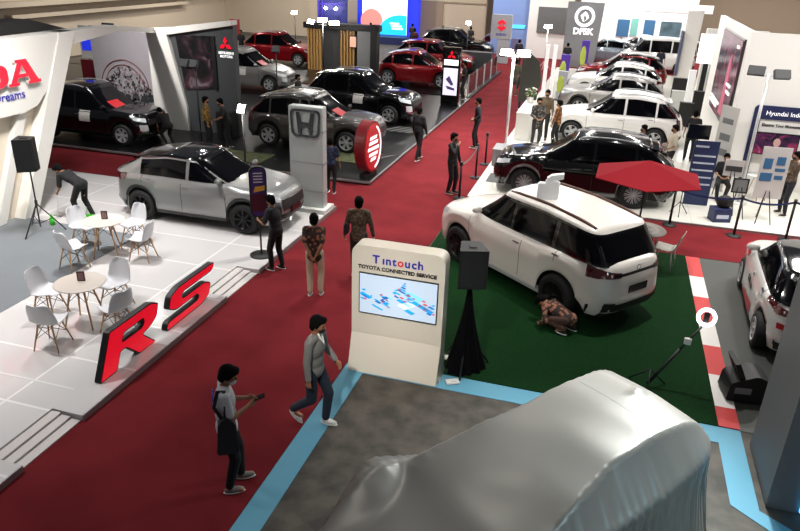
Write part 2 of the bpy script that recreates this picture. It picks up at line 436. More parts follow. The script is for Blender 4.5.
def person(label, loc, rz, h=1.7, feet=((.05, .1), (-.05, -.1)), hands=((.1, .27, .82), (.1, -.27, .82)), lean=0, hip=.92, head=(0, 0), footz=(0, 0),
           shirt='2a2a2c', trousers='16161a', shoes='black_matte', skin='skin', sleeve=.45, hairm='hair', vox=.014, shirt_len=0, extras=None, fabric=None, mask=True, elbow=None, group=None, shorts=False):
    root = thing('person', label, 'person', loc, rz, group); s = h/1.72
    V = lambda *p: Vector(p)*s
    hipc = V(0, 0, hip)
    T = Matrix.Translation(hipc) @ Matrix.Rotation(lean, 4, 'Y') @ Matrix.Translation(-hipc)
    up = lambda x, y, z: T @ (V(x, y, z+hip-.92))
    hipL = [V(0, .09, hip), V(0, -.09, hip)]; ank = [V(feet[i][0]-.0, feet[i][1], .085+footz[i]) for i in (0, 1)]
    knee = []
    for i in (0, 1):
        k, a = ik(hipL[i], ank[i], .43*s, .42*s, (1, .15*(1-2*i), 0)); knee.append(k); ank[i] = a
    sh = [up(0, .17, 1.40), up(0, -.17, 1.40)]
    eh = elbow or ((-.6, .5, -.5), (-.6, -.5, -.5))
    elb = []; wri = []
    for i in (0, 1):
        e, w = ik(sh[i], V(*hands[i]), .29*s, .26*s, eh[i]); elb.append(e); wri.append(w)
    nb = up(0, 0, 1.45); R = Matrix.Rotation(lean, 4, 'Y') @ Matrix.Rotation(head[1], 4, 'Z') @ Matrix.Rotation(head[0], 4, 'Y')
    hc = nb+R.to_3x3() @ V(.02, 0, .145)
    hp = lambda x, y, z: hc+R.to_3x3() @ V(x, y, z)
    # body
    b = MB(); R3 = R.to_3x3(); T3 = T.to_3x3()
    b.ell(hc, (.092*s, .076*s, .112*s), mtx=R3); caps(b, hp(.03, 0, -.05), hp(.035, 0, -.065), .055*s, .05*s)
    caps(b, hp(.09, 0, -.005), hp(.102, 0, -.02), .011*s, .014*s); b.ell(hp(0, .078, -.01), (.018*s, .01*s, .028*s), mtx=R3); b.ell(hp(0, -.078, -.01), (.018*s, .01*s, .028*s), mtx=R3)
    b.ell(hp(.086, 0, -.052), (.012*s, .025*s, .01*s), mtx=R3)
    caps(b, up(-.01, 0, 1.38), hp(-.01, 0, -.05), .056*s, .052*s)
    b.ell(up(0, 0, 1.24), (.10*s, .15*s, .19*s), mtx=T3); b.ell(up(0, 0, 1.05), (.095*s, .13*s, .16*s), mtx=T3); b.ell(up(0, 0, .93), (.105*s, .15*s, .12*s), mtx=T3)
    caps(b, sh[0]*.9+sh[1]*.1, sh[1]*.9+sh[0]*.1, .052*s, .052*s)
    for i in (0, 1):
        sg = 1-2*i
        caps(b, hipL[i], knee[i], .078*s, .055*s); caps(b, knee[i], ank[i], .052*s, .038*s)
        caps(b, ank[i]+V(0, 0, -.03), ank[i]+V(.13, sg*.02, -.045), .036*s, .03*s)
        caps(b, sh[i], elb[i], .045*s, .037*s); caps(b, elb[i], wri[i], .036*s, .025*s)
        d = (wri[i]-elb[i]).normalized(); side = d.cross(Vector((0, sg, 0)));
        if side.length < .3: side = d.cross(Vector((0, 0, 1)))
        side.normalize(); nrm = side.cross(d).normalized()*(-sg)
        # palm + fingers; curl toward -nrm
        pc = wri[i]+d*.05*s
        caps(b, wri[i]+side*.015*s, pc+d*.03*s+side*.022*s, .018*s, .015*s); caps(b, wri[i]-side*.012*s, pc+d*.03*s-side*.022*s, .018*s, .015*s); caps(b, wri[i], pc+d*.03*s, .018*s, .016*s)
        inn = Vector((0, -sg, 0))
        for q, (o_, ln) in enumerate(((.028, .065), (.010, .078), (-.009, .072), (-.027, .055))):
            p0 = pc+d*.03*s+side*o_*s; p1 = p0+(d*.8+inn*.4).normalized()*ln*.5*s; p2 = p1+(d*.35+inn*.9).normalized()*ln*.5*s
            fr = max(.0078*s, vox*.62); caps(b, p0, p1, fr, fr*.95, 8); caps(b, p1, p2, fr*.95, fr*.85, 8)
        t0 = wri[i]+d*.02*s+side*.025*s; t1 = t0+(d*.7+side*.8).normalized()*.035*s; t2 = t1+(d*.9+inn*.4).normalized()*.03*s
        fr = max(.009*s, vox*.65); caps(b, t0, t1, fr*1.1, fr, 8); caps(b, t1, t2, fr, fr*.85, 8)
    link('body', remeshed(b, vox, skin, 'body', 2), root)
    # shirt
    fm = fabric or 'cloth_'+shirt
    if fm not in MATS: mat(fm, shirt, .85, bump=.3, bump_scale=25)
    b = MB()
    b.ell(up(0, 0, 1.24), (.122*s, .175*s, .2*s), mtx=T3); b.ell(up(0, 0, 1.06), (.12*s, .155*s, .18*s), mtx=T3); b.ell(up(0, 0, .95-shirt_len/2), (.128*s, .172*s, (.12+shirt_len/2)*s), mtx=T3)
    caps(b, sh[0]*.88+sh[1]*.12, sh[1]*.88+sh[0]*.12, .07*s, .07*s)
    for i in (0, 1):
        if sleeve <= .5: caps(b, sh[i], sh[i]+(elb[i]-sh[i])*min(1, sleeve*1.8), .062*s, .06*s)
        else:
            caps(b, sh[i], elb[i], .062*s, .052*s); caps(b, elb[i], elb[i]+(wri[i]-elb[i])*.9, .052*s, .042*s)
    link('shirt', remeshed(b, vox, fm, 'shirt', 3), root)
    tm = 'cloth_'+trousers
    if tm not in MATS: mat(tm, trousers, .85, bump=.3, bump_scale=25)
    b = MB(); b.ell(hipc+V(0, 0, .0), (.118*s, .162*s, .12*s))
    for i in (0, 1): caps(b, hipL[i], knee[i], .094*s, .072*s); caps(b, knee[i], ank[i]+V(0, 0, .03), .072*s, .056*s)
    link('trousers', remeshed(b, vox, tm, 'trousers', 3), root)
    for i in (0, 1):
        sg = 1-2*i; b = MB(); A = ank[i]
        fd = Vector((1, sg*.15, 0)).normalized()
        if footz[i] > .06: fd = Vector((.75, 0, -.66))
        pitch = Matrix.Rotation(atan2(-fd.z, fd.x), 3, 'Y')
        b.ell(A+fd*.045*s+V(0, 0, -.04), (.125*s, .044*s, .038*s), mtx=pitch); caps(b, A+V(0, 0, -.01), A+fd*.02+V(0, 0, -.035), .043*s, .042*s)
        o = link('shoe', remeshed(b, max(.01, vox*.9), shoes, 'shoe', 2), root)
        mb = MB(); mb.ell(A+fd*.046*s+V(0, 0, -.068), (.13*s, .046*s, .016*s), mtx=pitch); mb.build('sole', 'shoe_white', o)
    b = MB(); b.ell(hp(-.024, 0, .034), (.102*s, .091*s, .100*s), mtx=R3); b.ell(hp(.045, .01, .075), (.055*s, .07*s, .045*s), mtx=R3); b.ell(hp(-.058, 0, -.025), (.060*s, .084*s, .085*s), mtx=R3)
    for sg in (1, -1): b.ell(hp(-.005, sg*.072, .02), (.045*s, .022*s, .055*s), mtx=R3)
    link('hair', remeshed(b, vox, hairm, 'hair', 1), root)
    if mask:
        b = MB(); b.ell(hp(.055, 0, -.055), (.052*s, .057*s, .045*s), mtx=R3)
        b.build('face_mask', 'mask_white' if mask == 'white' else 'black_matte', root)
    for sg in (1, -1):
        if vox < .012: MB().ell(hp(.086, sg*.03, .012), (.008*s, .014*s, .007*s), mtx=R3, n=6).build('eye', 'hair', root)
    root_pts = dict(sh=sh, wri=wri, elb=elb, up=up, hp=hp, s=s, ank=ank)
    return root, root_pts
mat('mask_white', 'd8d8dc', .8)
# ------------------------------------------------------------------ camera (the mezzanine viewpoint)
H0 = 5.841
def camera():
    th, ro, yaw = radians(24), radians(1.985), radians(16)
    f = Vector((0, cos(th), -sin(th))); r = Vector((1, 0, 0)); u = r.cross(f)
    r2 = r*cos(ro)+u*sin(ro); u2 = -r*sin(ro)+u*cos(ro)
    m = Matrix((r2, u2, -f)).transposed(); m = Matrix.Rotation(yaw, 3, 'Z') @ m
    cd = bpy.data.cameras.new('camera'); cam = bpy.data.objects.new('camera', cd); COL.objects.link(cam)
    cam.matrix_world = Matrix.Translation((0, 0, H0)) @ m.to_4x4()
    cd.sensor_width = 36; cd.lens = 692.8/800*36; cd.clip_end = 300; cd.clip_start = .05
    SC.camera = cam
camera()
SC.view_settings.view_transform = 'Standard'; SC.view_settings.look = 'None'; SC.view_settings.gamma = 1; SC.view_settings.exposure = 0

# ------------------------------------------------------------------ setting
mat('concrete', '544d44', .7, col2='35312b', noise_scale=3.2, bump=.1, bump_scale=30)
mat('gray_vinyl', '41433f', .5, noise_amt=.15, noise_scale=.8)
mat('gray_carpet', '6d7276', .8, noise_amt=.08, noise_scale=1)
mat('carpet_red', '6e2025', .95, col2='611a1f', noise_scale=1.2, bump=.15, bump_scale=300, spec=.1)
mat('turf', '0c3212', .9, col2='08260d', noise_scale=30, bump=.5, bump_scale=400, spec=.1)
brick_mat('floor_white', 'cfcccb', 'e6e4e2', 2.44, 1.22, .02, .16, coat=.3)
brick_mat('platform_white', 'e2e0d6', 'c9c6bb', 2.44, 1.22, .008, .12, coat=.4)
mat('platform_black', '060607', .3); mat('edge_metal', '9a9a9a', .4, .6); mat('wall_beige', 'b7a894', .85); mat('wall_white', 'e8e6e4', .7)
mat('blue_vinyl', '5795ad', .6); mat('kerb_red', 'c03434', .6); mat('kerb_white', 'd8d4d0', .6); mat('column_gray', '6a6a6b', .6)
mat('wall_dark', '3f4143', .6)

struct(MB().box(-50, -6, -.3, 40, 66, 0).build('floor', 'concrete'))
struct(MB().box(-50, 60.5, 0, 40, 61, 12).build('wall_back', 'wall_beige'))
b = MB(); b.box(-30.6, 18, 0, -30, 60.5, 12); b.box(-30, 18, 2.9, -29.2, 60.5, 3.15)
struct(b.build('wall_left', 'wall_beige'))
struct(MB().box(-30, 51.9, 0, -22.6, 52.3, 12).build('wall_side', 'wall_beige'))
struct(MB().box(-22.6, 52.0, 0, -9.2, 52.4, 12).box(-22.65, 51.6, 0, -22.0, 52.0, 12).build('wall_back', 'wall_beige'))
d = MB().box(-22.0, 51.9, 0, -20.8, 51.99, 2.4); o = struct(d.build('door_1', mat('door_brown', '3a2620', .5))); o['label'] = None; del o['label']
MB().box(-21.0, 51.82, 1.0, -20.95, 51.9, 1.15).build('door_handle', 'chrome', o)
struct(MB().box(-14.0, 51.9, 0, -12.3, 51.99, 3.0).build('door_2', 'wood_dark' if 'wood_dark' in MATS else mat('wood_dark', '8d7a68', .6)))
struct(MB().box(-22.0, 51.95, 2.9, -9.2, 52.05, 3.0).build('trim_1', 'wood_dark'))
struct(MB().box(13.9, 17.5, 0, 14.2, 60.5, 9).build('wall_right', 'wall_beige'))

b = MB()
b.box(-12.9, -5, 0, -3.31, 4.55, .012); b.box(-6.17, 4.55, 0, -3.31, 15.35, .012); b.box(-3.31, 14.9, 0, -3.3, 15.35, .012)
b.box(-29, 15.35, 0, 13.8, 17.5, .012); b.box(-5.99, 17.5, 0, -3.22, 60, .012); b.box(-3.22, 44, 0, 13.8, 60, .012); b.box(-12, 40.6, 0, -5.99, 60, .010)
tag(b.build('carpet', 'carpet_red'), 'deep red exhibition carpet running down the aisle and between the stands', 'carpet')
# right-hand white stand
t = thing('stand_platform', 'glossy white stand platform under the right hand row of cars', 'platform')
MB().box(-3.2, 17.52, 0, 13.8, 44, .06).build('deck', 'platform_white', t); MB().box(-3.22, 17.48, 0, 13.8, 17.52, .062).box(-3.22, 17.52, 0, -3.2, 44, .062).build('edge_trim', 'edge_metal', t)
# black stand
t = thing('stand_platform', 'black stand platform with a thin pale edge under the black and grey cars', 'platform')
b = MB().box(-29, 17.52, 0, -6.0, 31.4, .11); b.build('deck', 'platform_black', t)
MB().box(-29, 17.48, .06, -5.98, 17.52, .115).box(-6.0, 17.52, .06, -5.96, 31.4, .115).build('edge_trim', 'edge_metal', t)
b = MB()
for x, y in ((-7.6, 19.6), (-7.6, 23.6)):
    for k in range(4): b.prism([(x+.3*k-.06, y), (x+.3*k+.04, y), (x+.3*k+.5, y+.9), (x+.3*k+.4, y+.9)], 'z', .111, .114)
b.build('floor_graphic', mat('graphic_gray', '6a6a6a', .5), t)
t = thing('stand_platform', 'dark grey stand platform behind the glowing pillar', 'platform')
MB().box(-29, 31.6, 0, -5.99, 40.5, .1).build('deck', 'platform_black', t)
# artificial grass pieces on the black stand
for x0, y0, x1, y1, l in ((-13.4, 17.9, -9.6, 19.0, 'strip of light green artificial grass beside the grey car on black stand'), (-9.1, 19.1, -6.7, 20.2, 'patch of light green artificial grass behind the white pillar')):
    tag(MB().box(x0, y0, .11, x1, y1, .135).build('grass_mat', mat('turf_light', '4c5230', .9, col2='34391f', noise_scale=5)), l, 'grass mat')
# white stand at left
t = thing('stand_platform', 'glossy white stand platform with tables and silver car at left', 'platform')
b = MB(); b.box(-16.8, 4.4, 0, -6.6, 15.3, .1); b.box(-6.6, 6.15, 0, -6.12, 9.95, .1); b.box(-6.6, 4.4, 0, -6.12, 5.1, .1); b.box(-6.6, 11.2, 0, -6.12, 15.3, .1)
b.build('deck', 'floor_white', t)
b = MB()
for y0_, y1_ in ((5.12, 6.13), (9.97, 11.18)):
    b = MB()
    for k in range(3): b.box(-6.58+.15*k, y0_, 0, -6.58+.15*(k+1)-.012, y1_, .085-.028*k)
    b.build('ramp_step', mat('step_white', 'c9c3c0', .4), t)
MB().box(-6.12, 4.4, 0, -6.10, 5.1, .103).box(-6.12, 6.15, 0, -6.10, 9.95, .103).box(-6.12, 11.2, 0, -6.10, 15.3, .103).box(-16.8, 15.3, 0, -6.1, 15.32, .103).build('edge_trim', 'edge_metal', t)
tag(MB().box(-13.5, 4.4, .1, -9.35, 11.9, .108).build('floor_mat', 'gray_carpet'), 'grey floor covering between the tables and the white booth wall', 'carpet')
for y in (6.6, 8.9): MB().box(-9.3, y, .1, -6.64, y+.035, .1025).build('floor_line', 'white_gloss', t)

# central demo area
tag(MB().box(-3.28, 8.9, 0, 2.14, 15.34, .02).build('artificial_grass', 'turf'), 'dark green artificial grass under the white SUV', 'grass mat')
b = MB(); b.box(-3.3, -4, 0, -2.98, 8.9, .008); b.box(-2.98, 8.52, 0, 2.42, 8.9, .008); b.box(2.1, 7.3, 0, 2.42, 8.52, .008)
b.prism([(2.1, 7.3), (2.42, 7.3), (3.2, 6.75), (3.2, 6.4)], 'z', 0, .008)
tag(b.build('floor_border', 'blue_vinyl'), 'light blue floor border strip around the bare concrete bay', 'floor border')
t = thing('kerb_strip', 'red and white striped kerb strip along the green grass', 'kerb')
ys = [15.3, 14.24, 13.23, 11.95, 11.25, 10.3, 9.45, 9.0, 8.72]; ys = [15.3, 14.2, 13.2, 12.1, 11.25, 10.3, 9.4, 8.9]
cl = ['kerb_red', 'kerb_white', 'kerb_red', 'kerb_white', 'kerb_red', 'kerb_white', 'kerb_red']
for i, c in enumerate(cl): MB().box(2.14, ys[i+1], 0, 2.42, ys[i], .025).build('kerb_block', c, t)
tag(MB().box(2.42, 8.9, 0, 13.8, 15.34, .006).build('floor_covering', 'gray_vinyl'), 'dull grey floor covering under the race liveried hatchback', 'floor covering')
struct(MB().rbox(2.5, 7.4, 0, 4.8, 8.62, 7, .01).build('wall_column', 'column_gray'))
tag(MB().box(2.85, 7.36, .05, 2.9, 7.395, 1.2).build('light_strip', mat('cyan_glow', '35b8ff', .5, emit=3)), 'glowing cyan vertical light strip on the front of grey column', 'light strip')

# ------------------------------------------------------------------ left booth (white portal)
def curve_shape(loops, ext, mats, name, parent, loc, rot, bev=0):
    cu = bpy.data.curves.new('c', 'CURVE'); cu.dimensions = '2D'; cu.fill_mode = 'BOTH'; cu.extrude = ext
    for L_ in loops:
        sp = cu.splines.new('POLY'); sp.points.add(len(L_)-1)
        for p, q in zip(sp.points, L_): p.co = (q[0], q[1], 0, 1)
        sp.use_cyclic_u = True
    o = bpy.data.objects.new('c', cu); COL.objects.link(o); dg = bpy.context.evaluated_depsgraph_get(); dg.update()
    me = bpy.data.meshes.new_from_object(o.evaluated_get(dg)); bpy.data.objects.remove(o); bpy.data.curves.remove(cu)
    me.materials.clear()
    for m in mats: me.materials.append(M(m))
    for p in me.polygons: p.material_index = 0 if (len(mats) == 1 or p.normal.z > .5) else 1; p.use_smooth = False
    o = link(name, me, parent, loc); o.rotation_euler = rot
    return o
def rounded(pts, r, n=5):
    out = []
    for i, p in enumerate(pts):
        p = Vector(p); a = Vector(pts[i-1]); c = Vector(pts[(i+1) % len(pts)])
        rr = min(r, (a-p).length*.45, (c-p).length*.45)
        s = p+(a-p).normalized()*rr; e = p+(c-p).normalized()*rr
        for k in range(n+1):
            t = k/n; q = s*(1-t)**2+p*2*t*(1-t)+e*t*t; out.append((q.x, q.y))
    return out
t = thing('booth_wall', 'tall white leaning booth wall with red lettering at far left', 'booth wall')
MB().prism([(6.5, 2.42), (12.4, 2.42), (12.8, 2.5), (13.2, 2.8), (13.6, 3.55), (13.85, 4.0), (6.5, 4.0)], 'x', -12.75, -12.35).build('header_panel', 'white_matte', t)
MB().prism([(11.8, .1), (12.2, .1), (14.3, 4.0), (13.8, 4.0)], 'x', -12.9, -12.3).build('leaning_frame', 'white_matte', t)
MB().prism([(6.5, .1), (11.85, .1), (13.2, 2.75), (6.5, 2.75)], 'x', -12.9, -12.6).build('recessed_panel', 'cream', t)
for k in range(6):
    y = 11.6-.85*k
    MB().prism([(y-.16, .12), (y-.04, .12), (y+1.12, 2.44), (y+1.0, 2.44)], 'x', -12.6, -12.57).build('light_slot', 'slot_glow', t)
    MB().prism([(y-.42, .12), (y-.17, .12), (y+.99, 2.44), (y+.74, 2.44)], 'x', -12.6, -12.45).build('leaning_fin', 'white_matte', t)
MB().prism([(13.9, 3.5), (14.2, 3.7), (15.9, 3.86), (15.9, 4.0), (13.9, 4.0)], 'x', -12.75, -12.35).build('top_beam', 'white_matte', t)
b = MB(); b.prism([(6.5, 4.0), (14.6, 4.0), (13.5, 4.28), (6.5, 4.2)], 'x', -13.4, -12.8); b.build('roof_cover', 'black_matte', t)
MB().add([(-12.35, 15.9, 3.86), (-12.75, 15.9, 3.86), (-15.1, 20.8, 3.28), (-14.7, 20.8, 3.28), (-12.35, 15.9, 4.0), (-12.75, 15.9, 4.0), (-15.1, 20.8, 3.42), (-14.7, 20.8, 3.42)], [(0, 1, 2, 3), (7, 6, 5, 4), (0, 4, 5, 1), (1, 5, 6, 2), (2, 6, 7, 3), (3, 7, 4, 0)]).build('top_beam', 'white_matte', t)
sA = [(0, 0), (.36, 0), (.36, .12), (.29, .12), (.35, .3), (.68, .3), (.73, .12), (.66, .12), (.66, 0), (1.1, 0), (1.1, .12), (1.02, .12), (.7, 1), (.32, 1), (.32, .88), (.38, .88), (.08, .12), (0, .12)]
hA = [(.40, .43), (.52, .8), (.63, .43)]
def glyph(loops, sx, sz, y, z):
    return curve_shape([[(p[0]*sx, p[1]*sz) for p in L_] for L_ in loops], .04, ['red_sign', 'white_gloss'], 'letter', t, (-12.30, y, z), (pi/2, 0, pi/2))
glyph([sA, hA[::-1]], .84, .53, 12.03, 3.03)
sD = rounded([(0, 0), (.62, 0), (.95, .2), (.95, .8), (.62, 1), (0, 1)], .18); hD = rounded([(.3, .16), (.55, .16), (.68, .3), (.68, .7), (.55, .84), (.3, .84)], .1)
glyph([sD, hD[::-1]], .82, .53, 11.28, 3.02)
glyph([[(0, 0), (.35, 0), (.35, .12), (.27, .12), (.27, .6), (.75, 0), (.95, 0), (.95, .88), (1.03, .88), (1.03, 1), (.68, 1), (.68, .88), (.76, .88), (.76, .4), (.3, 1), (0, 1), (0, .88), (.08, .88), (.08, .12), (0, .12)]], .8, .53, 10.35, 3.02)
glyph([rounded([(.25, 0), (.75, 0), (1, .25), (1, .75), (.75, 1), (.25, 1), (0, .75), (0, .25)], .12), rounded([(.4, .16), (.6, .16), (.72, .3), (.72, .7), (.6, .84), (.4, .84), (.28, .7), (.28, .3)], .1)[::-1]], .8, .53, 9.45, 3.02)
glyph([[(0, 0), (.36, 0), (.36, .12), (.29, .12), (.29, .42), (.71, .42), (.71, .12), (.64, .12), (.64, 0), (1, 0), (1, .12), (.93, .12), (.93, .88), (1, .88), (1, 1), (.64, 1), (.64, .88), (.71, .88), (.71, .56), (.29, .56), (.29, .88), (.36, .88), (.36, 1), (0, 1), (0, .88), (.07, .88), (.07, .12), (0, .12)]], .8, .53, 8.5, 3.02)
text('slogan', 'The Power of Dreams', .27, 'text_blue', t, (-12.335, 12.5, 2.74), '+x', align='RIGHT')

# printed backdrop of a crowd
def K(x, z, f=1.045): return (x*f, 5.84-(5.84-z)*f)
t = thing('backdrop', 'grey printed backdrop showing a crowd and cars behind the black car', 'backdrop')
MB().box(-17.4, 20.9, .1, -15.0, 21.0, 3.36).build('print_panel', mat('print_gray', '9a9498', .6, noise_amt=.1, noise_scale=1), t)
b = MB(); R_ = random.Random(3)
for k in range(380):
    a = R_.random(); x = -17.1+1.9*R_.random(); z = .9+1.25*(1-abs(x+16.15)/1.1)**.5*R_.random() if abs(x+16.15) < 1.1 else 1
    s_ = .03+.03*R_.random(); b.box(x, 20.885, z, x+s_, 20.9, z+s_*1.4, R_.randrange(4))
for k in range(7):
    x = -17.3+.33*k; z = .95-.05*(k % 2)
    b.prism([(x, z), (x+.05, z+.14), (x+.1, z+.24), (x+.26, z+.24), (x+.3, z+.12), (x+.32, z)], 'y', 20.87, 20.885, 2)
b.build('printed_crowd', [mat('pr0', '3c3236', .7), mat('pr1', '8a7274', .7), mat('pr2', '2a2c30', .7), mat('pr3', 'b5b0b4', .7)], t)
b = MB()
for r_ in (.95, .78): b.tube([(-16.2+r_*cos(pi*i/20), 20.885, 1.35+r_*sin(pi*i/20)) for i in range(21)], .015, 6)
b.build('printed_arch', mat('pr4', '7a3a40', .7), t)
MB().box(-17.4, 20.88, .1, -15.0, 20.895, .9).build('printed_ground', mat('pr5', '5c585c', .7), t)

t = thing('booth_wall', 'white slanted booth wall next to the printed backdrop', 'booth wall')
pts = [(-15.0, .1), (-13.72, .1), (-13.72, .9), (-14.25, 3.25), (-11.8, 3.68), (-11.8, 3.82), (-14.2, 3.48), (-15.0, 3.4)]
MB().prism(pts, 'y', 20.75, 21.1).build('panel', 'white_matte', t)
t = thing('display_wall', 'dark grey display wall with big screen and red emblem', 'display wall')
MB().prism([(-13.72, .11), (-11.82, .11), (-11.82, 3.66), (-14.2, 3.25), (-13.72, .9)], 'y', 20.85, 21.1).build('panel', 'wall_dark', t)
def wav(name, cols, sc, emit):
    m = bpy.data.materials.new(name); m.use_nodes = True; nt = m.node_tree; bs = nt.nodes['Principled BSDF']
    tc = nt.nodes.new('ShaderNodeTexCoord'); n = nt.nodes.new('ShaderNodeTexNoise'); n.inputs['Scale'].default_value = sc; n.inputs['Distortion'].default_value = 1.5
    r = nt.nodes.new('ShaderNodeValToRGB'); r.color_ramp.elements[0].position = .3; r.color_ramp.elements[1].position = .75
    r.color_ramp.elements[0].color = (*lin(cols[0]), 1); r.color_ramp.elements[1].color = (*lin(cols[-1]), 1)
    for i, c in enumerate(cols[1:-1]): e = r.color_ramp.elements.new(.3+.45*(i+1)/(len(cols)-1)); e.color = (*lin(c), 1)
    nt.links.new(tc.outputs['Object'], n.inputs['Vector']); nt.links.new(n.outputs['Fac'], r.inputs['Fac'])
    nt.links.new(r.outputs['Color'], bs.inputs['Emission Color']); bs.inputs['Emission Strength'].default_value = emit
    bs.inputs['Base Color'].default_value = (.01, .01, .01, 1); bs.inputs['Roughness'].default_value = .15; MATS[name] = m; return m
wav('screen_dark', ['0a0a0c', '1c1518', '4a3038', '9a8a90'], 1.6, .6); wav('screen_pink', ['241a2c', '3a2436', '8a3450', '2a2038'], 1.1, .8)
wav('screen_show', ['101018', '401c40', '902850', 'c0a0a8'], 2.5, 1.0)
MB().prism([(-13.95, 3.25), (-12.6, 3.3), (-12.66, 1.62), (-13.75, 1.5)], 'y', 20.82, 20.85).build('screen', 'screen_dark', t)
MB().box(-12.62, 20.8, 1.6, -12.5, 20.85, 3.3).build('screen_side', 'black_matte', t)
def diamonds(par, x, y, z, s, m='red_sign'):
    b = MB()
    for a in (pi/2, pi/2+2*pi/3, pi/2-2*pi/3):
        d = Vector((cos(a), 0, sin(a))); q = Vector((-sin(a), 0, cos(a)))
        p = [d*0, d*.5*s+q*.29*s, d*s, d*.5*s-q*.29*s]
        b.add([v+Vector((x, y, z)) for v in p]+[v+Vector((x, y+.02, z)) for v in p], [(0, 1, 2, 3), (7, 6, 5, 4), (0, 4, 5, 1), (1, 5, 6, 2), (2, 6, 7, 3), (3, 7, 4, 0)])
    return b.build('emblem', m, par)
diamonds(t, -12.12, 20.81, 3.06, .24)
mat('text_white', 'f0f0f0', .5, emit=.8)
text('lettering', 'MITSUBISHI\nMOTORS', .11, 'text_white', t, (-12.12, 20.84, 2.76), bold=.003)
tag(MB().rbox(-12.3, 20.2, .11, -11.75, 20.7, 1.0, .02).build('counter', 'black_matte'), 'small black counter beside the dark display wall', 'counter')

# brand pillar
t = thing('pillar', 'white pillar with a chrome letter emblem beside the silver car', 'pillar', (-6.62, 14.9, 0))
MB().rbox(-.45, -.13, .1, .40, .13, 2.62, .012).build('column', mat('pillar_white', 'a9aeab', .35), t)
MB().box(-.415, -.135, 2.07, .415, .135, 2.076).box(-.415, -.135, 1.3, .415, .135, 1.306).box(-.415, -.135, .6, .415, .135, .606).build('panel_seam', 'mid_gray', t)
MB().box(-.62, -.3, .1, .5, .3, .2).build('base', 'white_gloss', t)
out = rounded([(-.30, -.27), (.30, -.27), (.34, .27), (-.34, .27)], .12); inn = rounded([(-.255, -.225), (.255, -.225), (.295, .225), (-.295, .225)], .1)
out = [(a*1.15, b_*1.2) for a, b_ in out]; inn = [(a*1.15, b_*1.2) for a, b_ in inn]
mat('chrome_dark', '55575a', .25, .8)
o = curve_shape([out, inn[::-1]], .008, ['chrome_dark'], 'emblem', t, (-.02, -.15, 2.24), (pi/2, 0, 0))
hh = [(-.15, -.21), (-.08, -.21), (-.06, -.07), (.06, -.07), (.08, -.21), (.15, -.21), (.19, .21), (.12, .21), (.08, .02), (-.08, .02), (-.12, .21), (-.19, .21)]; hh = [(a*1.2, b_*1.2) for a, b_ in hh]
curve_shape([hh], .008, ['chrome_dark'], 'emblem_letter', o, (0, 0, 0), (0, 0, 0))

# RS letters
def bigletter(label, loops, y, sx, sz):
    t = thing('sign_letter', label, 'letter', (-6.42, y, .1))
    sh = .0
    L2 = [[(p[0]*sx+p[1]*sh, p[1]*sz) for p in L_] for L_ in loops]
    L3 = [[(p[0]*sx*.0+p[0]*sx, p[1]*sz) for p in L_] for L_ in loops]
    curve_shape(L3, .05, ['letter_black'], 'letter_body', t, (0, 0, 0), (pi/2, 0, pi/2))
    cx = sum(p[0] for p in loops[0])/len(loops[0]); 
    L4 = []
    for i, L_ in enumerate(L2):
        n = len(L_); res = []
        area = sum(L_[k][0]*L_[(k+1) % n][1]-L_[(k+1) % n][0]*L_[k][1] for k in range(n)); sg = 1 if area > 0 else -1
        sg2 = sg*(1 if i == 0 else -1)
        for k in range(n):
            a, p, c = Vector(L_[k-1]), Vector(L_[k]), Vector(L_[(k+1) % n])
            d1 = (p-a).normalized(); d2 = (c-p).normalized(); n1 = Vector((-d1.y, d1.x))*sg; n2 = Vector((-d2.y, d2.x))*sg
            m = (n1+n2); 
            if m.length < .3: m = n1
            m = m.normalized()/max(.45, (n1+n2).length/2)
            q = p+m*.022*(1 if i == 0 else -1); res.append((q.x, q.y))
        L4.append(res)
    curve_shape(L4, .006, ['red_sign'], 'lit_face', t, (.052, 0, 0), (pi/2, 0, pi/2))
mat('letter_black', '070707', .5)
Rl = [rounded([(0, 0), (.33, 1), (1.30, 1), (1.47, .88), (1.40, .58), (1.2, .44), (1.02, .40), (1.30, 0), (.88, 0), (.62, .38), (.50, .38), (.38, 0)], .05, 3), rounded([(.56, .58), (.62, .76), (1.07, .76), (1.08, .66), (1.02, .58)], .04, 3)[::-1]]
Sl = [rounded([(0, 0), (.98, 0), (1.24, .12), (1.32, .46), (1.15, .6), (.52, .6), (.48, .68), (.54, .77), (1.40, .77), (1.48, 1), (.42, 1), (.2, .88), (.12, .55), (.3, .4), (.90, .4), (.94, .31), (.88, .23), (.07, .23)], .08, 4)]
bigletter('red faced black standing letter R on the white platform edge', Rl, 6.83, 1.03, .68)
bigletter('red faced black standing letter S on the white platform edge', Sl, 8.45, 1.08, .62)

# ------------------------------------------------------------------ kiosk
t = thing('information_kiosk', 'white rounded kiosk with a lit screen at the concrete bay', 'kiosk', (-2.53, 8.85, 0))
body = rounded([(-.70, .1), (.70, .1), (.70, 2.04), (-.70, 2.04)], .16, 6)
mat('kiosk_white', 'd6cdbd', .35)
MB().prism(body, 'y', -.14, .14).build('body', 'kiosk_white', t)
MB().prism([(-.73, 0), (.73, 0), (.70, .1), (.70, .3), (-.70, .3), (-.70, .1)], 'y', -.2, .18).build('base', 'kiosk_white', t)
for x0, x1, y0, y1 in ((-.735, -.12, 0, 0),): pass
b = MB().prism([(-.32, .012), (-.22, .012), (-.14, .3), (-.14, .6)], 'x', -.70, .70); b.build('front_foot', 'kiosk_white', t)
o = MB().box(-.60, -.025, .90, .60, 0, 1.56).build('screen', 'black_gloss', t, (.02, -.14, .06))
s = MB().box(-.585, -.03, .915, .585, -.025, 1.545).build('screen_image', mat('kiosk_screen', 'b4c4d6', .3, emit=.55), o)
b = MB(); R_ = random.Random(5)
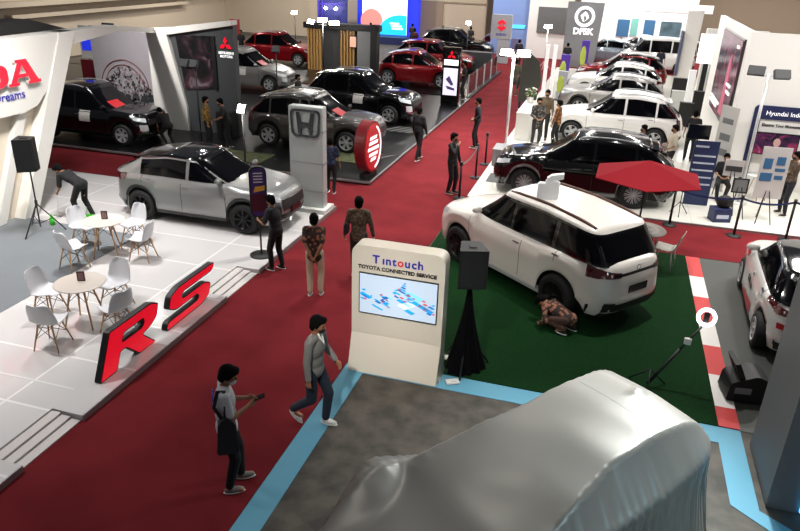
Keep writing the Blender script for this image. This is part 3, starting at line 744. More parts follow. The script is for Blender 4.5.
def iso(x, z, w, h, mi): b.add([(x, -.033, z), (x+w, -.033, z-w*.45), (x+w+h, -.033, z-w*.45+h*.55), (x+h, -.033, z+h*.55)], [(0, 1, 2, 3)], mi)
iso(-.60, 1.22, .16, .06, 0); iso(-.40, 1.06, .16, .03, 0); iso(-.02, 1.20, .2, .05, 0); iso(.08, 1.3, .2, .12, 3); iso(.2, 1.2, .3, .06, 0); iso(.1, 1.05, .12, .06, 0); iso(.0, 1.12, .12, .16, 2)
for k in range(60):
    x = -.58+R_.random()*1.1; z = (1.22-.18*(x+.6) if x < -.1 else 1.32-.36*(x+.05))+(R_.random()-.5)*.17
    iso(x, min(1.52, max(.98, z)), .025+R_.random()*.05, .02+R_.random()*.02, R_.choice((0, 0, 1, 3, 4, 4)))
for k in range(5): iso(.0+.02*k, 1.36+.03*k, .1-.02*k, .03, 0 if k % 2 else 1)
b.build('screen_drawing', [mat('scr_cyan', '18a4dc', .4, emit=.5), mat('scr_blue', '2068b0', .4, emit=.5), mat('scr_white', 'd8e4f0', .4, emit=.7), mat('scr_pale', '84cdea', .4, emit=.6), mat('scr_red', 'c05a68', .4, emit=.6)], s, recalc=False)
x = -.38
for ch, m, w in (('T', 'text_blue', .13), ('ı', 'text_blue', .055), ('n', 'text_blue', .115), ('t', 'text_blue', .082), ('o', 'text_red', .12), ('u', 'text_blue', .115), ('c', 'text_blue', .10), ('h', 'text_blue', .11)):
    text('lettering', ch, .175, m, t, (x, -.145, 1.79), align='LEFT', bold=.004); x += w*.9+(.03 if ch == 'T' else 0)
text('lettering', 'TOYOTA CONNECTED SERVICE', .079, 'text_black', t, (-.01, -.145, 1.68), bold=.003, spacing=1.04)

# ------------------------------------------------------------------ shell chairs and round tables
mat('shell_white', 'cfcfd2', .35)
def proto_chair():
    t = thing('shell_chair', 'white shell chair', 'chair')
    prof = [(.235, .435), (.2, .455), (.1, .445), (0, .43), (-.1, .435), (-.17, .48), (-.205, .56), (-.235, .68), (-.265, .80), (-.275, .825)]
    hw = [.17, .2, .225, .235, .235, .23, .225, .21, .17, .11]
    def cr(a, f):
        i = min(int(f), len(a)-2); q = f-i
        g = lambda j: Vector(a[max(0, min(len(a)-1, j))]) if isinstance(a[0], tuple) else a[max(0, min(len(a)-1, j))]
        p0, p1, p2, p3 = g(i-1), g(i), g(i+1), g(i+2)
        return (p1*2+(p2-p0)*q+(p0*2-p1*5+p2*4-p3)*q*q+(p1*3-p0-p2*3+p3)*q**3)*.5
    def P(u, v):
        f = v*(len(prof)-1)-1e-6; f = max(0, f); p = cr(prof, f); w = cr(hw, f); y = (u*2-1); e = abs(y)**2.5
        back = max(0, min(1, (v-.45)/.2))
        return (p.x+back*.09*e*(1-.4*v)+.0, y*w, p.y+(1-back)*.055*e+.0)
    o = MB().grid(P, 14, 22).build('seat_shell', 'shell_white', t)
    md = o.modifiers.new('s', 'SOLIDIFY'); md.thickness = .012
    for sx in (1, -1):
        for sy in (1, -1):
            MB().tube([(sx*.12, sy*.11, .43), (sx*.21, sy*.2, 0)], [.016, .011], 8).build('leg', 'wood_light', t)
    b = MB()
    q = lambda sx, sy, z: (sx*(.12+.09*(1-z/.43)), sy*(.11+.09*(1-z/.43)), z)
    for a, c in (((1, 1), (1, -1)), ((1, -1), (-1, -1)), ((-1, -1), (-1, 1)), ((-1, 1), (1, 1))):
        b.tube([q(*a, .2), q(*c, .4)], .005, 5); b.tube([q(*c, .2), q(*a, .4)], .005, 5)
    b.tube([q(1, 1, .41), q(-1, -1, .41)], .007, 5); b.tube([q(1, -1, .41), q(-1, 1, .41)], .007, 5)
    b.build('wire_brace', 'black_matte', t)
    return t
def proto_table():
    t = thing('round_table', 'round table', 'table')
    MB().lathe([(.001, .725), (.38, .725), (.4, .735), (.4, .745), (.385, .75), (.001, .75)], 40).build('table_top', mat('table_white', 'c4bab0', .35), t)
    for k in range(4):
        a = pi/4+k*pi/2; MB().tube([(.15*cos(a), .15*sin(a), .725), (.33*cos(a), .33*sin(a), 0)], [.02, .013], 8).build('leg', 'wood_light', t)
    b = MB(); g = lambda a, z: ((.15+.18*(1-z/.725))*cos(a), (.15+.18*(1-z/.725))*sin(a), z)
    for k in range(4):
        a, c = pi/4+k*pi/2, pi/4+(k+1)*pi/2; b.tube([g(a, .45), g(c, .68)], .005, 5); b.tube([g(c, .45), g(a, .68)], .005, 5)
    b.build('wire_brace', 'black_matte', t)
    return t
ch0 = proto_chair(); tb0 = proto_table()
T1 = (-7.78, 8.28); T2 = (-9.3, 10.8)
place(tb0, (*T1, .1), .2, 'round white table with wooden legs nearer the red letters')
place(copy_tree(tb0), (*T2, .1), .5, 'round white table with wooden legs nearer the silver car')
def face(p, c): return atan2(c[1]-p[1], c[0]-p[0])
CH = [((-8.5, 8.3), T1, .1, 'white shell chair at the left of the nearer table'), ((-7.75, 7.5), T1, .15, 'white shell chair in front of the nearer table, closest to the camera'),
      ((-7.08, 8.2), T1, -.15, 'white shell chair between the nearer table and the red letter R'), ((-7.68, 8.95), T1, .1, 'white shell chair behind the nearer table'),
      ((-10.0, 11.0), T2, .1, 'white shell chair at the far left of the farther table'), ((-9.45, 10.02), T2, -.1, 'white shell chair on the grey floor in front of the farther table'),
      ((-9.15, 11.5), T2, 0, 'white shell chair behind the farther table by the car rear wheel'), ((-8.5, 10.85), T2, .1, 'white shell chair at the right of the farther table')]
for i, (p, c, d, l) in enumerate(CH):
    o = ch0 if i == 0 else copy_tree(ch0)
    place(o, (*p, .1), face(p, c)+d, l, 'white shell chairs round the tables')
for c, l in ((T1, 'small dark framed card on the nearer round table'), (T2, 'small dark framed card on the farther round table')):
    t = thing('table_card', l, 'card', (c[0], c[1]+.05, .85), .4, 'table cards')
    MB().box(-.06, -.012, 0, .06, .012, .17).build('frame', mat('card_brown', '3a1c1c', .5), t); MB().box(-.045, -.016, .02, .045, -.012, .15).build('print', mat('card_print', '8a6a68', .5), t)

# ------------------------------------------------------------------ loudspeakers
def tripod(root, h, spread, r=.016, top=None):
    b = MB(); b.tube([(0, 0, .12), (0, 0, h)], r, 10); b.build('pole', 'black_matte', root)
    for k in range(3):
        a = .6+k*2*pi/3
        o = MB().tube([(0, 0, .65), (spread*cos(a), spread*sin(a), .01)], .014, 8).build('leg', 'black_matte', root)
        MB().tube([(0, 0, .2), (spread*.55*cos(a), spread*.55*sin(a), .3)], .009, 6).build('strut', 'black_matte', o)
    MB().tube([(0, 0, .6), (0, 0, .72)], r*1.9, 10).build('collar', 'black_matte', root)
mat('speaker_black', '0b0c0e', .5)
def speaker(loc, rz, label, w=.4, h=.62, d=.36, tilt=0, badge=True):
    t = thing('loudspeaker', label, 'loudspeaker', loc, rz)
    MB().prism([(-d/2, -w/2), (d/2*.9, -w/2*.72), (d/2, -w/2*.5), (d/2, w/2*.5), (d/2*.9, w/2*.72), (-d/2, w/2)][::-1], 'z', 0, h).build('cabinet', 'speaker_black', t)
    MB().rbox(-d/2-.012, -w/2+.02, .02, -d/2+.005, w/2-.02, h-.02, .006).build('grille', mat('grille_black', '0a0a0b', .8), t)
    MB().box(-.07, -.05, h, .07, .05, h+.012).build('handle', 'plastic_black', t)
    return t
t = thing('speaker_stand', 'black tripod stand on grey floor by the white booth wall', 'stand', (-11.42, 11.32, .108)); tripod(t, 1.42, .5)
speaker((-11.42, 11.32, 1.5), -pi/2+2.0, 'black loudspeaker on tripod beside the white leaning booth wall', .42, .68, .36)
t = thing('speaker_stand', 'tripod stand draped in a black cloth beside the kiosk', 'stand', (-1.55, 9.2, .02)); tripod(t, 1.5, .42)
def cone(u, v):
    a = 2*pi*u; r = (.03+.26*(1-v)**1.5)*(1+.12*sin(3*a+1))*(1+.1*sin(11*a)*(1-v))
    return (r*cos(a), r*sin(a), .01+1.46*v)
MB().grid(cone, 60, 24).build('cloth', mat('cloth_black', '030305', .9, spec=.1), t)
speaker((-1.55, 9.2, 1.46), 1.9, 'black loudspeaker with grey top on the cloth draped stand beside kiosk', .42, .6, .4)
for p, r_, l in (((-1.62, 8.72, .02), .5, 'folded white paper at the foot of the draped stand'), ((-1.93, 9.35, .02), .2, 'white paper scrap on the grass beside the kiosk')):
    t = MB().box(-.1, -.06, 0, .1, .06, .02).box(-.02, -.03, .02, .05, .01, .035).build('paper', 'white_matte', None, p, r_); tag(t, l, 'paper')
# black equipment box on kerb
t = thing('equipment_case', 'black slanted equipment case standing on the striped kerb', 'case', (2.56, 9.85, .027), .15)
MB().prism(rounded([(-.30, .0), (.28, 0), (.28, .36), (.08, .45), (-.27, .3)], .06), 'y', -.22, .22).build('cabinet', 'speaker_black', t)
MB().prism([(-.16, .36), (-.08, .38), (-.2, .62), (-.27, .6)], 'y', -.2, .2).build('lid', 'black_matte', t)
MB().box(-.2, -.226, .14, .03, -.22, .24).build('label', 'mid_gray', t)
# ring light
t = thing('ring_light', 'glowing ring lamp on a tilted black stand near the kerb', 'ring light', (1.2, 9.6, .02))
P0 = Vector((0, 0, .05)); P1 = Vector((.62, .30, 1.0))
MB().tube([P0, P0+(P1-P0)*.6], .024, 10).tube([P0+(P1-P0)*.55, P1], .016, 10).build('pole', 'black_matte', t)
for k in range(3):
    a = k*2*pi/3+2.6; MB().tube([(0, 0, .3), (.3*cos(a), .3*sin(a), .01)], .011, 6).build('leg', 'black_matte', t)
b = MB(); C_ = P1+Vector((.03, .0, .15)); n = 40
for k in range(n):
    pass
b.lathe([(.115+.026*cos(2*pi*j/10), .02*sin(2*pi*j/10)) for j in range(10)], 40, axis='y', closed=True)
o = b.build('ring', 'ring_glow', t); o.location = C_; o.rotation_euler = (-.35, 0, 0)
MB().rbox(-.05, -.03, -.05, .05, .03, .05, .008).build('control_box', 'white_matte', t).location = P0+(P1-P0)*.74
MB().rbox(-.04, -.01, -.08, .04, .01, .08, .006).build('phone_holder', 'black_matte', t).location = C_

# ------------------------------------------------------------------ oval sign on stand, lit oval
t = thing('standing_sign', 'purple and yellow rounded sign on a black round base', 'sign', (-6.40, 11.88, .1), .55)
MB().lathe([(.001, 0), (.24, 0), (.24, .02), (.05, .035), (.001, .035)], 32).build('base', 'black_matte', t)
MB().tube([(0, 0, .03), (0, 0, .95)], .02, 10).build('pole', 'black_matte', t)
sh_ = rounded([(-.17, .85), (.17, .85), (.17, 1.9), (-.17, 1.9)], .16, 8)
MB().prism(sh_, 'y', -.05, .05).build('panel', 'speaker_black', t)
s2 = rounded([(-.145, .88), (.145, .88), (.145, 1.87), (-.145, 1.87)], .14, 8)
o = MB().prism(s2, 'y', -.056, -.05).build('panel_print', mat('print_purple', '3c2668', .4), t)
MB().box(-.14, -.06, .98, .14, -.056, 1.34).build('print_maroon', mat('print_maroon', '4a1626', .4), o)
MB().prism([(-.1, 1.38), (.12, 1.42), (.13, 1.52), (.02, 1.5), (-.06, 1.5)], 'y', -.062, -.056).build('print_yellow', mat('print_yellow', 'd8a030', .4), o)
b = MB()
for k in range(4): b.box(-.09, -.061, 1.58+.06*k, .09, -.056, 1.6+.06*k)
b.build('print_line', 'white_matte', o)
t = thing('illuminated_sign', 'red rounded illuminated sign with white lettering at stand corner', 'sign', (-6.2, 18.0, .11), radians(78))
ov = [(.50*cos(a), .88+.72*sin(a)) for a in [2*pi*i/48 for i in range(48)]]
MB().prism(ov, 'y', -.16, .16).build('rim', mat('sign_red', '6a0c14', .4, emit=.1), t)
ov2 = [(.44*cos(a), .88+.66*sin(a)) for a in [2*pi*i/48 for i in range(48)]]
o = MB().prism(ov2, 'y', -.175, -.16).build('lit_face', mat('sign_red2', 'a81820', .4, emit=.4), t)
b = MB()
b.tube([(.37*cos(a), 0, .37*sin(a)) for a in [-1.4+2.6*i/20 for i in range(21)]], .022, 6)
rr = b.build('white_ring', mat('sign_white', 'f4f0f0', .4, emit=1.0), o); rr.scale = (1, 1, 1.58); rr.location = (0, -.18, .88)
b = MB()
for z, w in ((1.14, .34), (1.0, .44), (.84, .56), (.68, .44), (.54, .26)): b.prism([(-w/2-.04, z-.045), (w/2-.04, z-.02), (w/2, z+.065), (-w/2, z+.04)], 'y', -.185, -.176)
b.build('white_band', 'sign_white', o)
MB().box(-.3, -.1, 0, .3, .1, .14).build('foot', 'black_matte', t)
# mitsubishi totem
t = thing('illuminated_pillar', 'black pillar with red emblem and lit poster beside the aisle', 'pillar', (-6.45, 29.3, 0))
MB().rbox(-.38, -.12, .1, .38, .12, 2.5, .01).build('column', 'black_gloss', t)
diamonds(t, 0, -.14, 2.17, .2); MB().box(-.3, -.135, 1.78, .3, -.12, 2.0).build('name_plate', 'panel_glow', t)
o = MB().box(-.3, -.135, .55, .3, -.12, 1.66).build('lit_poster', mat('poster_lit', 'd8d4e4', .4, emit=1.0), t)
MB().prism([(-.2, 1.2), (-.05, 1.35), (.15, 1.0), (.05, .95)], 'y', -.14, -.136).prism([(-.2, .95), (.2, .85), (.2, .75), (-.1, .8)], 'y', -.14, -.136).build('poster_print', mat('poster_violet', '6a5a98', .4), o)
mat('sign_white2', 'f4f4f4', .5)
# ------------------------------------------------------------------ cars
HONZ = .1
car('car', 'silver crossover with black roof parked on the white stand', 'car', (-8.58, 13.65, .1), 0, L=4.3, W=1.79, H=1.57, wb=2.61, wr=.345, foh=.86,
    paint='silver', col='8c8d8c', metal=.5, rough=.28, hN=.9, hC=1.05, hB=1.05, hT=1.06, xrf=.1, xrr=-1.35, xrb=-2.08, black_roof=True, rims='dark', rails=False, wins=[(-.05, 99), (-1.28, -.13)], tail='slim')
fort = car('car', 'pearl white large SUV seen from behind on the green artificial grass', 'car', (-.88, 12.98, .02), radians(141), L=4.75, W=1.87, H=1.84, wb=2.745, wr=.39, foh=.95,
    paint='pearl', col='e6e0d8', metal=.1, rough=.22, hN=1.0, hC=1.18, hB=1.22, hT=1.2, xc=1.2, xrf=.45, xrr=-1.88, xrb=-2.22, floating=True, rims='dark', cladding=False, tum=.77, sill=.3, spoiler=False,
    wins=[(.0, 99), (-1.05, -.08), (-99, -1.15)])
ci = CARINFO[fort.name]; bd = ci['body']
bd.end(-.62, .62, .80, .86, -1, .014, 10, 1).build('tailgate_bar', 'rim_dark', fort)
c = bd.pt(pi, .93); MB().lathe([(.045+.008*cos(2*pi*j/6), .006*sin(2*pi*j/6)) for j in range(6)], 20, axis='x', closed=True).build('tailgate_emblem', 'chrome', fort, (c.x-.03, 0, c.z-.01))
for sg in (-1, 1): bd.wrap(.55, .12, .12, .26, -1, sg, .016).build('bumper_recess', 'plastic_black', fort)
for sg in (-1, 1): MB().box(-1.0, sg*.86-.06, .30, .95, sg*.86+.06, .36).build('side_step', 'rim_silver', fort)
car('car', 'black SUV with grey arches behind the red parasol', 'car', (-.36, 18.98, .06), pi, L=4.75, W=1.87, H=1.68, wb=2.80, wr=.37, foh=.92,
    paint='black', col='070709', metal=0, rough=.1, hN=.92, hC=1.1, hB=1.05, hT=1.05, rims='multi', flare_mat='mid_gray', tail='slim')
car('car', 'white MPV with dark windows directly behind the black SUV', 'car', (.38, 25.9, .06), pi, L=4.5, W=1.8, H=1.72, wb=2.78, wr=.34, foh=.80,
    paint='white', col='e4e2e0', metal=.05, rough=.2, hN=.88, hC=1.06, hB=1.03, hT=1.02, rims='five', cladding=False, tail='tall', nose='mpv')
car('car', 'silver grey crossover behind the white MPV on the white stand', 'car', (.15, 30.9, .06), pi, L=4.3, W=1.79, H=1.62, wb=2.6, wr=.34, foh=.86,
    paint='greige', col='9d9a98', metal=.5, rough=.3, hN=.9, hC=1.04, black_roof=False, rims='five')
car('car', 'white hatchback with open boot area behind the silver grey crossover', 'car', (.2, 35.0, .06), pi, L=4.3, W=1.76, H=1.6, wb=2.6, wr=.33, foh=.84,
    paint='white', hN=.86, hC=1.02, rims='five', cladding=False)
car('car', 'dark red SUV with black windows in the right hand row', 'car', (.45, 38.6, .06), pi, L=4.5, W=1.82, H=1.68, wb=2.65, wr=.35, foh=.85,
    paint='darkred', col='7a0f16', metal=.4, rough=.2, black_roof=True, rims='five')
car('car', 'pale blue grey sedan beyond the dark red SUV', 'car', (-.75, 48.2, .012), pi, L=4.3, W=1.78, H=1.5, wb=2.65, wr=.33, foh=.86, xrr=-1.35, xrb=-1.95,
    paint='bluegray', col='8d99a4', metal=.4, rough=.25, cladding=False, rails=False, rims='five')
car('car', 'small white hatchback at the far end of right row', 'car', (1.3, 51.6, .012), pi*.93, L=4.0, W=1.7, H=1.55, wb=2.5, wr=.31, foh=.8,
    paint='white', cladding=False, rails=False, rims='five')
car('car', 'white minivan with tall roof behind the right hand row', 'car', (2.5, 46.0, .012), pi, L=4.3, W=1.75, H=1.95, wb=2.7, wr=.32, foh=.75, hN=1.0, hC=1.2, hB=1.1, hT=1.1,
    xc=1.65, xrf=1.0, xrr=-2.05, xrb=-2.18, paint='white', cladding=False, rails=False, rims='five', tum=.82, wins=[(.55, 99), (-.65, .47), (-99, -.73)])
# left rows
car('car', 'black MPV with red windshield sheet beside the white booth wall', 'car', (-15.85, 19.0, .11), 0, L=4.45, W=1.78, H=1.7, wb=2.78, wr=.34, foh=.8,
    paint='black', hN=.9, hC=1.06, rims='star', cladding=False, sticker=True, paper=True, nose='mpv', tail='tall')
car('car', 'dark grey metallic SUV with chrome trim behind the white emblem pillar', 'car', (-9.0, 20.95, .11), 0, L=4.5, W=1.85, H=1.66, wb=2.68, wr=.35, foh=.9,
    paint='gunmetal', col='5a5856', metal=.6, rough=.25, hN=.92, hC=1.06, rims='star', sticker=True, tail='tall')
car('car', 'black MPV with roof rails in the middle of the black stand', 'car', (-9.05, 25.6, .11), radians(-5), L=4.55, W=1.8, H=1.73, wb=2.78, wr=.35, foh=.85,
    paint='black', hN=.95, hC=1.1, rims='star', cladding=False, paper=True, nose='mpv', tail='tall')
car('car', 'grey MPV half hidden behind the dark display wall', 'car', (-16.0, 29.4, .11), 0, L=4.45, W=1.75, H=1.7, wb=2.78, wr=.34, foh=.8,
    paint='gray', col='8a8785', metal=.4, rough=.3, rims='star', sticker=True, paper=True, nose='mpv', cladding=False, tail='tall')
car('car', 'red SUV at the back left beside the wooden slat booth', 'car', (-18.1, 37.3, .1), 0, L=4.4, W=1.8, H=1.68, wb=2.65, wr=.34, foh=.85,
    paint='red', col='8a0c16', metal=.4, rough=.18, sticker=False, rims='star', cladding=False)
car('car', 'dark red SUV behind the black MPV by the glowing pillar', 'car', (-8.95, 33.9, .1), 0, L=4.2, W=1.8, H=1.62, wb=2.7, wr=.36, foh=.9,
    paint='red', rims='star', cladding=False)
car('car', 'dark red low car behind the nearer dark red SUV', 'car', (-9.5, 38.6, .1), 0, L=4.5, W=1.8, H=1.66, wb=2.65, wr=.34, foh=.9,
    paint='darkred', rims='star', cladding=False, rails=False)
car('car', 'black pickup style SUV near the far end of the aisle', 'car', (-9.6, 44.6, .01), 0, L=4.7, W=1.86, H=1.85, wb=3.0, wr=.4, foh=.9,
    paint='black', rims='star', hN=1.05, hC=1.2, hB=1.15, hT=1.15, tail='tall')
# race liveried hatchback
ral = car('car', 'white hatchback in red and black race livery beside the grey column', 'car', (3.86, 12.85, .01), radians(87), L=3.92, W=1.8, H=1.48, wb=2.5, wr=.31, foh=.80,
    paint='racewhite', col='dad8d4', metal=.05, rough=.2, hN=.78, hC=1.0, hB=1.0, hT=1.02, floating=True, black_roof=True, rims='star', rails=False, cladding=False, sill=.16, tum=.68, tail='slim', xrf=.2, xrr=-1.35)
ci = CARINFO[ral.name]; bd = ci['body']; cb_ = ci['cab']
for sg in (-1, 1):
    b = MB(); b.grid(lambda u, v: bd.pt(bd.phi_x(-.62+1.15*u, .3, sg), .02+(.32-.2*u)*v, .012), 8, 4); b.build('side_skirt_stripe', 'red_plastic', ral)
    b = MB(); b.grid(lambda u, v: bd.pt(bd.phi_x(-.35+.16*u, .6, sg), .5+.12*v, .012), 3, 3); b.build('side_emblem', 'black_matte', ral)
    b = MB(); b.grid(lambda u, v: bd.pt(bd.phi_x(-.27+.08*u, .6, sg), .5+.12*v, .016), 3, 3); b.build('side_emblem', 'red_plastic', ral)
    b = MB(); b.grid(lambda u, v: bd.pt(bd.phi_x(.75+.85*u, .8, sg), .78+.2*v, .012), 8, 3); b.build('fender_panel', 'red_plastic', ral)
    text('side_lettering', 'GR', .2, 'text_black', ral, (-.05, sg*.91, .62), '+y' if sg > 0 else '-y')
b = MB(); b.grid(lambda u, v: (-1.25+1.5*v, -.60+.26*u, ci['roof'](-1.25+1.5*v)+.062-.022*(1-u)), 4, 6); b.build('roof_stripe', 'red_plastic', ral)
bd.end(-.75, .75, .5, .62, -1, .012, 10, 1).build('tailgate_trim', 'red_plastic', ral)

# white block letters display on roof of white SUV
t = thing('roof_display', 'white block display figures standing on the roof of the white SUV', 'display', (-.80, 12.42, 1.84), .1)
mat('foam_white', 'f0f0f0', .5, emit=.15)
MB().rbox(-.19, -.05, 0, -.03, .05, .34, .02).build('block', 'foam_white', t)
MB().rbox(.03, -.05, 0, .2, .05, .38, .02).build('block', 'foam_white', t)
MB().prism([(-.02, .37), (.25, .44), (.25, .53), (.04, .49), (-.04, .43)], 'y', -.06, .06).build('top_block', 'foam_white', t)
MB().rbox(-.06, -.04, 0, .05, .04, .41, .02).build('block', 'foam_white', t)

# ------------------------------------------------------------------ covered car
def covered():
    n_, d_ = Vector((.765, -.644)), Vector((.644, .765)); ctr = n_*(-3.76)+d_*4.30
    t = thing('covered_car', 'car hidden under a shiny silver grey fabric cover in the foreground', 'covered car', (ctr.x, ctr.y, 0), atan2(d_.y, d_.x))
    # local x: rear +, front -
    A, B, n = 2.15, .90, 3.3
    top = smoothed(interp([(-2.2, .75), (-1.9, .90), (-1.35, 1.06), (-1.0, 1.24), (-.3, 1.46), (.3, 1.59), (.9, 1.66), (1.4, 1.64), (1.65, 1.55), (1.9, 1.28), (2.2, .98)]), .10)
    hoodz = smoothed(interp([(-2.2, .75), (-1.9, .90), (-1.3, 1.0), (-.7, 1.04), (1.9, 1.08), (2.3, .98)]), .12)
    MX = -1.38
    def f(x, y):
        h = hoodz(x)-.09*(abs(y)/B)**3; T = top(x)
        HW = .57+.27*min(1, max(0, (.3-x)/1.4)); e = max(0, abs(y)-HW)/(.92-HW); cab = T-.03*(y/.6)**2-e**.95*.5*min(1, max(.3, (x+1.6)/1.9)) if T > h else h
        s = max(h, cab); q = min(h, cab); z = s+.035*math.exp(-((s-q)/.10)**2)
        for my in (-1, 1):
            dx, dy = (x-MX), (y-my*1.0); r2 = (dx/(.9 if dx > 0 else .5))**2+(dy/.5)**2; m_ = 1.28-.26*(r2+.006)**.5; k_ = .05; h_ = max(0, k_-abs(m_-z))/k_; z = max(z, m_)+h_*h_*k_*.25
        rr = ((x-1.35)**2+y*y*1.4)**.5; z += .05*max(0, 1-rr/.13)+.03*math.exp(-(rr/.25)**2)
        lo = min(1, max(0, (abs(y)-.62)/.25))
        z += .004*sin(9*x+4*y)+.006*noise.noise(Vector((x*2.5, y*2.5, 1)))
        z += lo*.022*noise.noise(Vector((x*14, y*2, 4)))
        return z
    nphi = 520
    def base(p, a, b):
        n = 3.3 if cos(p) > 0 else 4.6
        return a*(1 if cos(p) > 0 else 1.08)*sgnpow(cos(p), 2/n), b*sgnpow(sin(p), 2/n)
    per = []; M_ = 4000; acc = [0.0]; pv = base(0, A, B)
    for k in range(1, M_+1):
        q = base(2*pi*k/M_, A, B); acc.append(acc[-1]+sqrt((q[0]-pv[0])**2+(q[1]-pv[1])**2)); pv = q
    phs = []; j = 0
    for k in range(nphi):
        tgt = acc[-1]*k/nphi
        while acc[j] < tgt: j += 1
        phs.append(2*pi*j/M_)
    def wrink(x, y, l):
        g = x if abs(y) > .8*B else y
        c = noise.noise(Vector((x*9.0, y*9.0, l*.5))); c2 = noise.noise(Vector((x*17.0+5, y*17.0, l*.4)))
        cr = -max(0, 1-abs(c-.12)/.09)*.08-max(0, 1-abs(c2+.1)/.14)*.035
        return (cr+.03*noise.noise(Vector((x*4, y*4, 7+l))))*min(1, l*3.2+.12)*(1 if x > -.6 else .5)
    skirt = [(0.0, 1.0), (.06, 1.003), (.12, 1.005), (.2, 1.01), (.3, 1.015), (.4, 1.03), (.55, 1.05), (.7, 1.075), (.85, 1.10), (1, 1.13)]
    rings = []
    for k_ in [.02]+[i/34 for i in range(1, 34)]:
        r = []
        for p in phs:
            x, y = base(p, A*k_, B*k_); r.append(Vector((x, y, f(x, y))))
        rings.append(r)
    for l, sc in skirt:
        r = []
        for p in phs:
            x, y = base(p, A, B); z0 = f(x, y)-.02
            mirror = math.exp(-((x-MX)/.35)**2)*max(0, 1-l*1.3)*.16
            w = wrink(x, y, l); nx, ny = x/A, y/B; q = sqrt(nx*nx+ny*ny)
            r.append(Vector((x*(1+(sc-1)*.7)+nx/q*w*(1 if abs(y) < .8*B else .15), y*(sc+mirror)+ny/q*w, z0*(1-l)+.015*l)))
        rings.append(r)
    vs = [v for r in rings for v in r]; fs = []
    for j in range(len(rings)-1):
        for k in range(nphi): fs.append((j*nphi+k, j*nphi+(k+1) % nphi, (j+1)*nphi+(k+1) % nphi, (j+1)*nphi+k))
    fs.append(tuple(range(nphi)))
    MB().add(vs, fs, 0, True).build('fabric_cover', mat('cover_silver', '86827c', .36, .3, bump=.06, bump_scale=12), t)
    b = MB(); b.tube([(1.0, -.5+i*.1, f(1.0, -.5+i*.1)-.001) for i in range(11)], .003, 6)
    b.build('seam', 'mid_gray', t)
covered()

# ------------------------------------------------------------------ parasol, garden table and chair
t = thing('parasol', 'red parasol open over the garden table behind the white SUV', 'parasol', (1.0, 14.5, .02))
MB().lathe([(.001, 0), (.22, 0), (.22, .05), (.04, .08), (.001, .08)], 24).build('base', 'black_matte', t)
MB().tube([(0, 0, .05), (0, 0, 2.2)], .02, 10).build('pole', 'black_matte', t)
b = MB(); n = 6; rad = 1.14; a0 = -1.6
vs = [(0, 0, 2.24)]+[(rad*cos(a0+2*pi*k/n), rad*sin(a0+2*pi*k/n), 1.92) for k in range(n)]+[(0, 0, 2.225)]+[(rad*cos(a0+2*pi*k/n), rad*sin(a0+2*pi*k/n), 1.905) for k in range(n)]
fs = []
for k in range(n):
    q = (k+1) % n; fs += [(0, 1+k, 1+q), (n+1, n+2+q, n+2+k), (1+k, n+2+k, n+2+q, 1+q)]
b.add(vs, fs); b.build('canopy', mat('parasol_red', '841822', .9, spec=.1), t)
b = MB()
for k in range(n): b.tube([(0, 0, 1.6), (rad*.5*cos(a0+2*pi*k/n), rad*.5*sin(a0+2*pi*k/n), 2.05)], .006, 5)
b.build('rib', 'black_matte', t)
t = thing('garden_table', 'round grey table under the red parasol', 'table', (1.12, 14.62, .02))
MB().lathe([(.03, .72), (.46, .72), (.47, .735), (.46, .75), (.03, .75)], 40, closed=True).build('table_top', mat('table_gray', '8d857c', .4), t)
for k in range(3): MB().tube([(.3*cos(k*2.09+.3), .3*sin(k*2.09+.3), .72), (.36*cos(k*2.09+.3), .36*sin(k*2.09+.3), 0)], .014, 8).build('leg', 'mid_gray', t)
t = thing('garden_chair', 'pale grey plastic chair beside the table under parasol', 'chair', (1.62, 14.45, .02), pi-.3)
prof = [(.22, .44), (.1, .43), (-.1, .42), (-.2, .46), (-.25, .6), (-.3, .8)]
o = MB().grid(lambda u, v: ((lambda p: (p[0], (u*2-1)*.22, p[1]+.03*abs(u*2-1)**3))((interp([(i/5, prof[i][0]) for i in range(6)])(v), interp([(i/5, prof[i][1]) for i in range(6)])(v)))), 8, 15).build('seat_shell', mat('chair_pale', 'aaa69c', .4), t)
o.modifiers.new('s', 'SOLIDIFY').thickness = .015
for sx in (1, -1):
    for sy in (1, -1): MB().tube([(sx*.15, sy*.15, .43), (sx*.2, sy*.19, 0)], .012, 8).build('leg', 'steel_pole', t)

# ------------------------------------------------------------------ stanchions and belts
def stanchion(loc, label, group, h=1.0):
    t = thing('barrier_post', label, 'barrier post', loc, 0, group)
    MB().lathe([(.001, 0), (.17, 0), (.17, .015), (.06, .04), (.001, .04)], 24).build('base', 'black_matte', t)
    MB().tube([(0, 0, .03), (0, 0, h)], .03, 12).build('post', 'black_matte', t)
    MB().tube([(0, 0, h-.1), (0, 0, h+.01)], .038, 12).build('belt_head', 'plastic_black', t)
mat('belt_blue', '28356a', .7); mat('belt_pale', '9a9a9a', .7)
R1 = [(1.9, 17.3), (3.35, 17.1), (4.5, 17.25), (6.2, 17.25)]
for p, l in zip(R1, ('black barrier post nearest the red parasol', 'black barrier post in the middle of the blue belt line', 'black barrier post at the right frame edge', 'black barrier post beyond the frame edge')): stanchion((*p, .012), l, 'belt barrier posts')
L1 = [(-3.4, 17.35), (-3.36, 19.4), (-3.36, 20.95)]
for p, l in zip(L1, ('black barrier post next to the standing man in black', 'middle black barrier post along the aisle edge', 'farthest black barrier post along the aisle edge')): stanchion((*p, .012), l, 'belt barrier posts')
